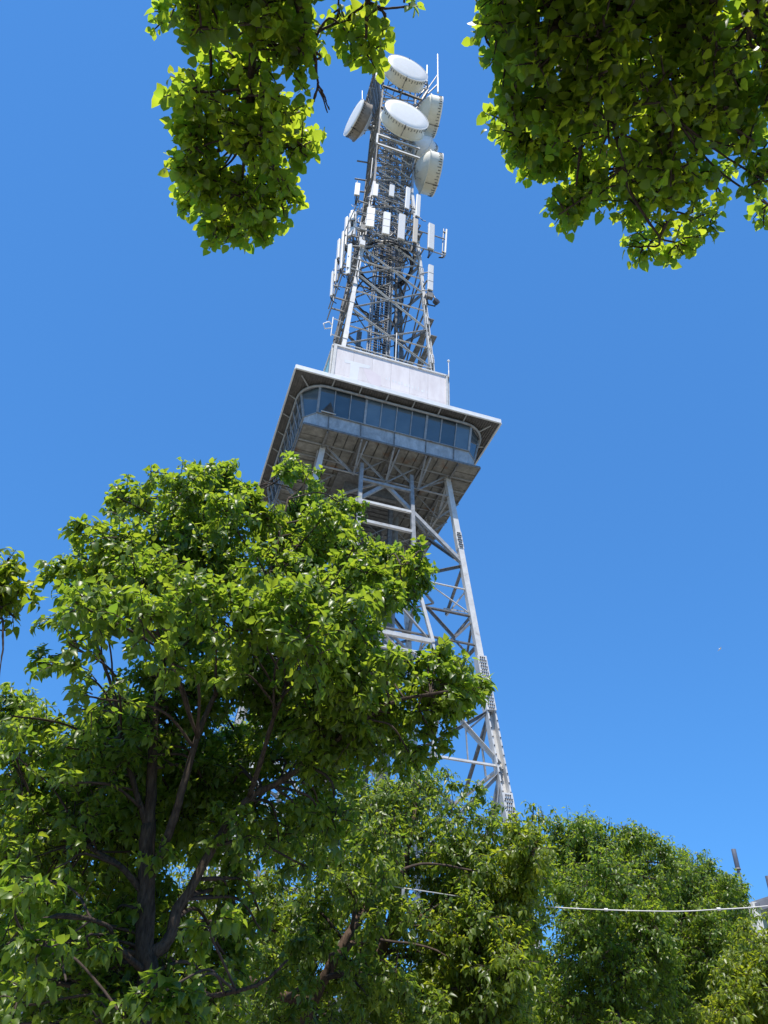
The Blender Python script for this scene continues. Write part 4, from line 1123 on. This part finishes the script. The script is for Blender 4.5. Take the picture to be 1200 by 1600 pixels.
far_tree('dark green tree behind the big one, at the foot of the tower lattice',(452,1700,650,1260),11.0,
  [(620,1215),(655,1200),(690,1195),(715,1215),(745,1225),(765,1245),(750,1265),(790,1275),(800,1330),(830,1420),(830,1640),(500,1700),(380,1650),(380,1500),(400,1300),(520,1240),(560,1215)],115,46,54000,2.0,LEAFD,.080,BARKL,
  extra=[(745,1238,16),(715,1225,18),(640,1215,22),(600,1240,24),(440,1600,45,8.6),(500,1640,50,8.4),(420,1520,40,8.6),(470,1470,34,8.8),(545,1390,36,8.8),(600,1360,34,8.7),(650,1440,44,8.8),(560,1540,40,8.8),(620,1530,45,8.8),(500,1480,22,8.7),(545,1500,24,8.7),(585,1440,24,8.7),(520,1590,30,8.5),(470,1560,26,8.6),(540,1600,34,8.6),(580,1455,20,8.9),(480,1540,16,8.7)],
  limbs_px=[([(452,1690,10.2),(475,1600,9.6),(503,1535,9.3),(526,1492,9.2),(552,1447,9.3),(580,1405,9.6),(600,1370,10.2),(640,1330,10.8)],.066,.03),([(515,1508,9.3),(550,1475,9.6),(600,1462,10.2),(660,1430,10.8)],.045,.02),([(490,1560,9.4),(440,1556,9.3),(390,1530,9.6)],.06,.03)],sprigs=[(700,1205,14),(655,1203,12),(770,1262,14)])
far_tree('bright yellow green tree in front of the dark ones, right of the tower foot',(770,1700,760,1400),10.2,
  [(835,1275),(850,1300),(860,1360),(835,1420),(850,1500),(820,1560),(830,1700),(640,1700),(680,1600),(660,1500),(670,1430),(700,1400),(760,1380),(780,1340),(790,1300),(810,1280)],62,38,28000,1.2,LEAFY,.076,
  sprigs=[(832,1258,26),(850,1272,20),(808,1280,14)])
far_tree('broad green tree behind the middle of the sagging cable',(930,1700,930,1350),14.5,
  [(850,1330),(872,1285),(910,1280),(940,1288),(975,1290),(1005,1292),(1025,1310),(1040,1330),(1050,1400),(1060,1700),(820,1700),(820,1400)],120,42,62000,2.2,LEAF,.074,extra=[(858,1300,24),(850,1330,30),(1030,1332,26),(1045,1350,30),(895,1300,26),(990,1310,26)],
  sprigs=[(870,1280,26),(912,1273,22),(935,1283,16),(950,1285,14),(1000,1288,22),(975,1290,12),(1022,1306,14)])
far_tree('deep green tree whose top slopes down towards the grey pole',(1100,1700,1090,1400),17.5,
  [(1035,1335),(1065,1330),(1100,1342),(1125,1362),(1145,1370),(1160,1385),(1172,1410),(1180,1440),(1190,1700),(1030,1700),(1020,1450)],85,38,46000,2.0,LEAF,.078,extra=[(1045,1345,24),(1062,1345,24),(1105,1358,24),(1150,1392,20),(1168,1425,22)],
  sprigs=[(1067,1326,16),(1090,1332,18),(1140,1366,12),(1162,1385,14)])
far_tree('low yellow green tree in the bottom right corner under the gable',(1200,1700,1200,1500),13.5,
  [(1160,1440),(1190,1428),(1240,1425),(1260,1500),(1260,1700),(1080,1700),(1100,1560),(1140,1480)],46,36,14000,1.2,LEAFY,.076)
far_tree('small fork-trunked tree at the left edge behind the big one',(38,1330,40,1150),9.0,
  [(-60,1120),(-10,1100),(25,1080),(60,1075),(95,1100),(110,1160),(120,1240),(90,1330),(60,1400),(-70,1420)],40,34,9000,1.0,LEAF,.082,
  limbs_px=[([(36,1260,8.8),(42,1235,8.8),(50,1190,8.8),(58,1140,8.8)],.05,.02),([(38,1240,8.8),(22,1210,8.8),(15,1170,8.8)],.045,.02)])
far_tree('pale green tree far behind the trunk of the big tree',(150,1700,170,1300),13.0,
  [(60,1230),(110,1200),(180,1190),(260,1200),(330,1180),(420,1200),(480,1260),(500,1400),(480,1700),(-60,1700),(-60,1330),(20,1270)],110,50,30000,1.8,LEAFY,.08)

# ------------------------------------------------------------------ cable, poles and buildings
O=thing('overhead_cable',at(600,1383,9.0),'white overhead cable sagging in front of the right-hand trees with a small pale tag','cable')
tgt=[(594,1380,9.9),(606,1384,9.3),(660,1392,9.0),(740,1404,10.4),(835,1415,10.7),(930,1421,10.8),(1050,1424,10.8),(1120,1421,10.8),(1184,1417,10.8),(1290,1405,10.8),(1420,1380,10.8)]
MB().tube(spline([at(*q_) for q_ in tgt],4),.0062,6).build('strand',PALE,O,True)
q=at(630,1389,8.98); MB().box(q.x-.016,q.x+.016,q.y-.008,q.y+.008,q.z-.09,q.z).build('tag',STEEL,O)
q=at(1420,1380,10.8); rod('support_post',(q.x,q.y,.1),(q.x,q.y,q.z+.3),.14,.14,STEEL,O,'cyl')
for k_ in range(2): rod('clamp',at(944+k_*176,1421.5-k_,10.8),at(950+k_*176,1421.5-k_,10.8),.034,.034,WHITE,O,'cyl')

POLEM=noisy('grey_pole_paint',(.09,.10,.13),(.15,.16,.19),2,.45)
def pole(px,py,d,label):
    top=at(px,py,d); O=thing('light_pole',(top.x,top.y,.1),label,'pole','grey poles with thick sleeved tops at the right edge')
    rod('shaft',(top.x,top.y,.1),(top.x,top.y,top.z-.5),.10,.10,POLEM,O,'cyl')
    rod('sleeve',(top.x,top.y,top.z-.62),(top.x,top.y,top.z),.155,.155,POLEM,O,'cyl')
    rod('collar',(top.x,top.y,top.z-.66),(top.x,top.y,top.z-.60),.18,.18,GREY,O,'cyl')
pole(1146,1327,30,'grey pole with a thick sleeved top rising beside the gable roof, the taller in view')
pole(1199,1369,30,'grey pole cut off by the right edge of the photo above the gable')

# gabled building behind the right hand trees
GREEN=noisy('pale_green_boards',(.30,.38,.27),(.37,.44,.33),2,.7,0,.1,(1,1,6)); FASC=noisy('grey_bargeboard',(.15,.15,.165),(.20,.20,.22),2,.6)
CREAMP=noisy('cream_post_paint',(.70,.66,.55),(.78,.74,.64),2,.6); BRN=noisy('brown_gutter',(.22,.13,.09),(.30,.19,.13),3,.6); ROOFT=noisy('grey_roof_iron',(.14,.145,.155),(.20,.205,.215),2,.6)
cA=at(1184,1411,26); hx=rh; 
e_l=Vector((cA.x,cA.y,cA.z)); 
Hb=thing('gabled_building',(cA.x,cA.y,.1),'pale green gabled building with a grey bargeboard at the right edge behind the trees','building')
Mb=Matrix(((rh.x,fh.x,0,cA.x),(rh.y,fh.y,0,cA.y),(0,0,1,0),(0,0,0,1)))
ze=cA.z; W_=12.; rise=W_/2*.30
MB().add([(0,0,.1),(W_,0,.1),(W_,0,ze),(W_/2,0,ze+rise),(0,0,ze),(0,14,.1),(W_,14,.1),(W_,14,ze),(W_/2,14,ze+rise),(0,14,ze)],
   [(0,1,2,3,4),(9,8,7,6,5),(0,4,9,5),(1,6,7,2),(0,5,6,1)]).build('wall',GREEN,Hb,world=Mb)
for s in (0,1):
    x0,x1=(-.4,W_/2) if s==0 else (W_+.4,W_/2); z0=ze-.2; z1=ze+rise
    MB().add([(x0,-.5,z0),(x1,-.5,z1),(x1,14.5,z1),(x0,14.5,z0),(x0,-.5,z0+.12),(x1,-.5,z1+.12),(x1,14.5,z1+.12),(x0,14.5,z0+.12)],BOXF).build('roof',ROOFT,Hb,world=Mb)
    rod('bargeboard',Mb@Vector((x0,-.53,z0-.05)),Mb@Vector((x1,-.53,z1-.05)),.05,.20,FASC,Hb)
rod('gutter',Mb@Vector((-1.6,-.3,ze-.15)),Mb@Vector((-.3,-.3,ze-.15)),.14,.14,BRN,Hb)
rod('post',Mb@Vector((-.35,-.45,.1)),Mb@Vector((-.35,-.45,ze-.1)),.2,.2,CREAMP,Hb)
for i in range(3):
    x=1.5+i*3.2
    f_=MB().box(x,x+1.3,-.06,.02,3.0,4.6).build('window',PALE,Hb,world=Mb); MB().box(x+.08,x+1.22,-.075,-.05,3.08,4.52).build('pane',GLASS,f_,world=Mb)

# low pale buildings glimpsed through the foliage
WALL=noisy('pale_render',(.34,.33,.31),(.42,.41,.39),1,.8)
def block(px,py,d,w,dep,label,nw):
    p=at(px,py,d); O=thing('low_building',(p.x,p.y,.1),label,'building'); M=Matrix(((rh.x,fh.x,0,p.x),(rh.y,fh.y,0,p.y),(0,0,1,0),(0,0,0,1)))
    MB().box(0,w,0,dep,.1,p.z).build('wall',WALL,O,world=M); MB().box(-.3,w+.3,-.4,dep+.3,p.z+.002,p.z+.25).build('roof',ROOFT,O,world=M)
    for i in range(nw):
        x=1+i*(w-2)/nw
        f_=MB().box(x,x+1.5,-.08,.02,1.2,2.7).build('window',PALE,O,world=M); MB().box(x+.1,x+1.4,-.1,-.06,1.3,2.6).build('pane',GLASS,f_,world=M)
block(-150,1530,34,14,10,'low pale rendered building glimpsed behind the left trees',4)
block(380,1560,62,26,12,'long pale rendered building glimpsed between the trunks behind the tower foot',7)

# a distant gull
g_=at(1125,1014,55)
O=thing('gull',g_,'tiny white bird gliding in the open sky right of the tower','bird')
MB().tube([g_+rh*-.09,g_+rh*-.05,g_+rh*.03,g_+rh*.10],[.012,.035,.035,.01],8).build('body',WHITE,O,True)
for s in (-1,1):
    a=g_+fh*.03*s; v=[a-rh*.04,a+rh*.05,a+fh*s*.18+rh*.02+Vector((0,0,.05)),a+fh*s*.34-rh*.05+Vector((0,0,.01))]
    v2=[q-Vector((0,0,.012)) for q in v]
    mesh_obj('wing',v+v2,[(0,1,2,3),(7,6,5,4),(0,4,5,1),(1,5,6,2),(2,6,7,3),(3,7,4,0)],WHITE,O)
print('objects', len(bpy.data.objects), 'tris', sum(len(o.data.loops)-2*len(o.data.polygons) for o in bpy.data.objects if o.type=='MESH'))
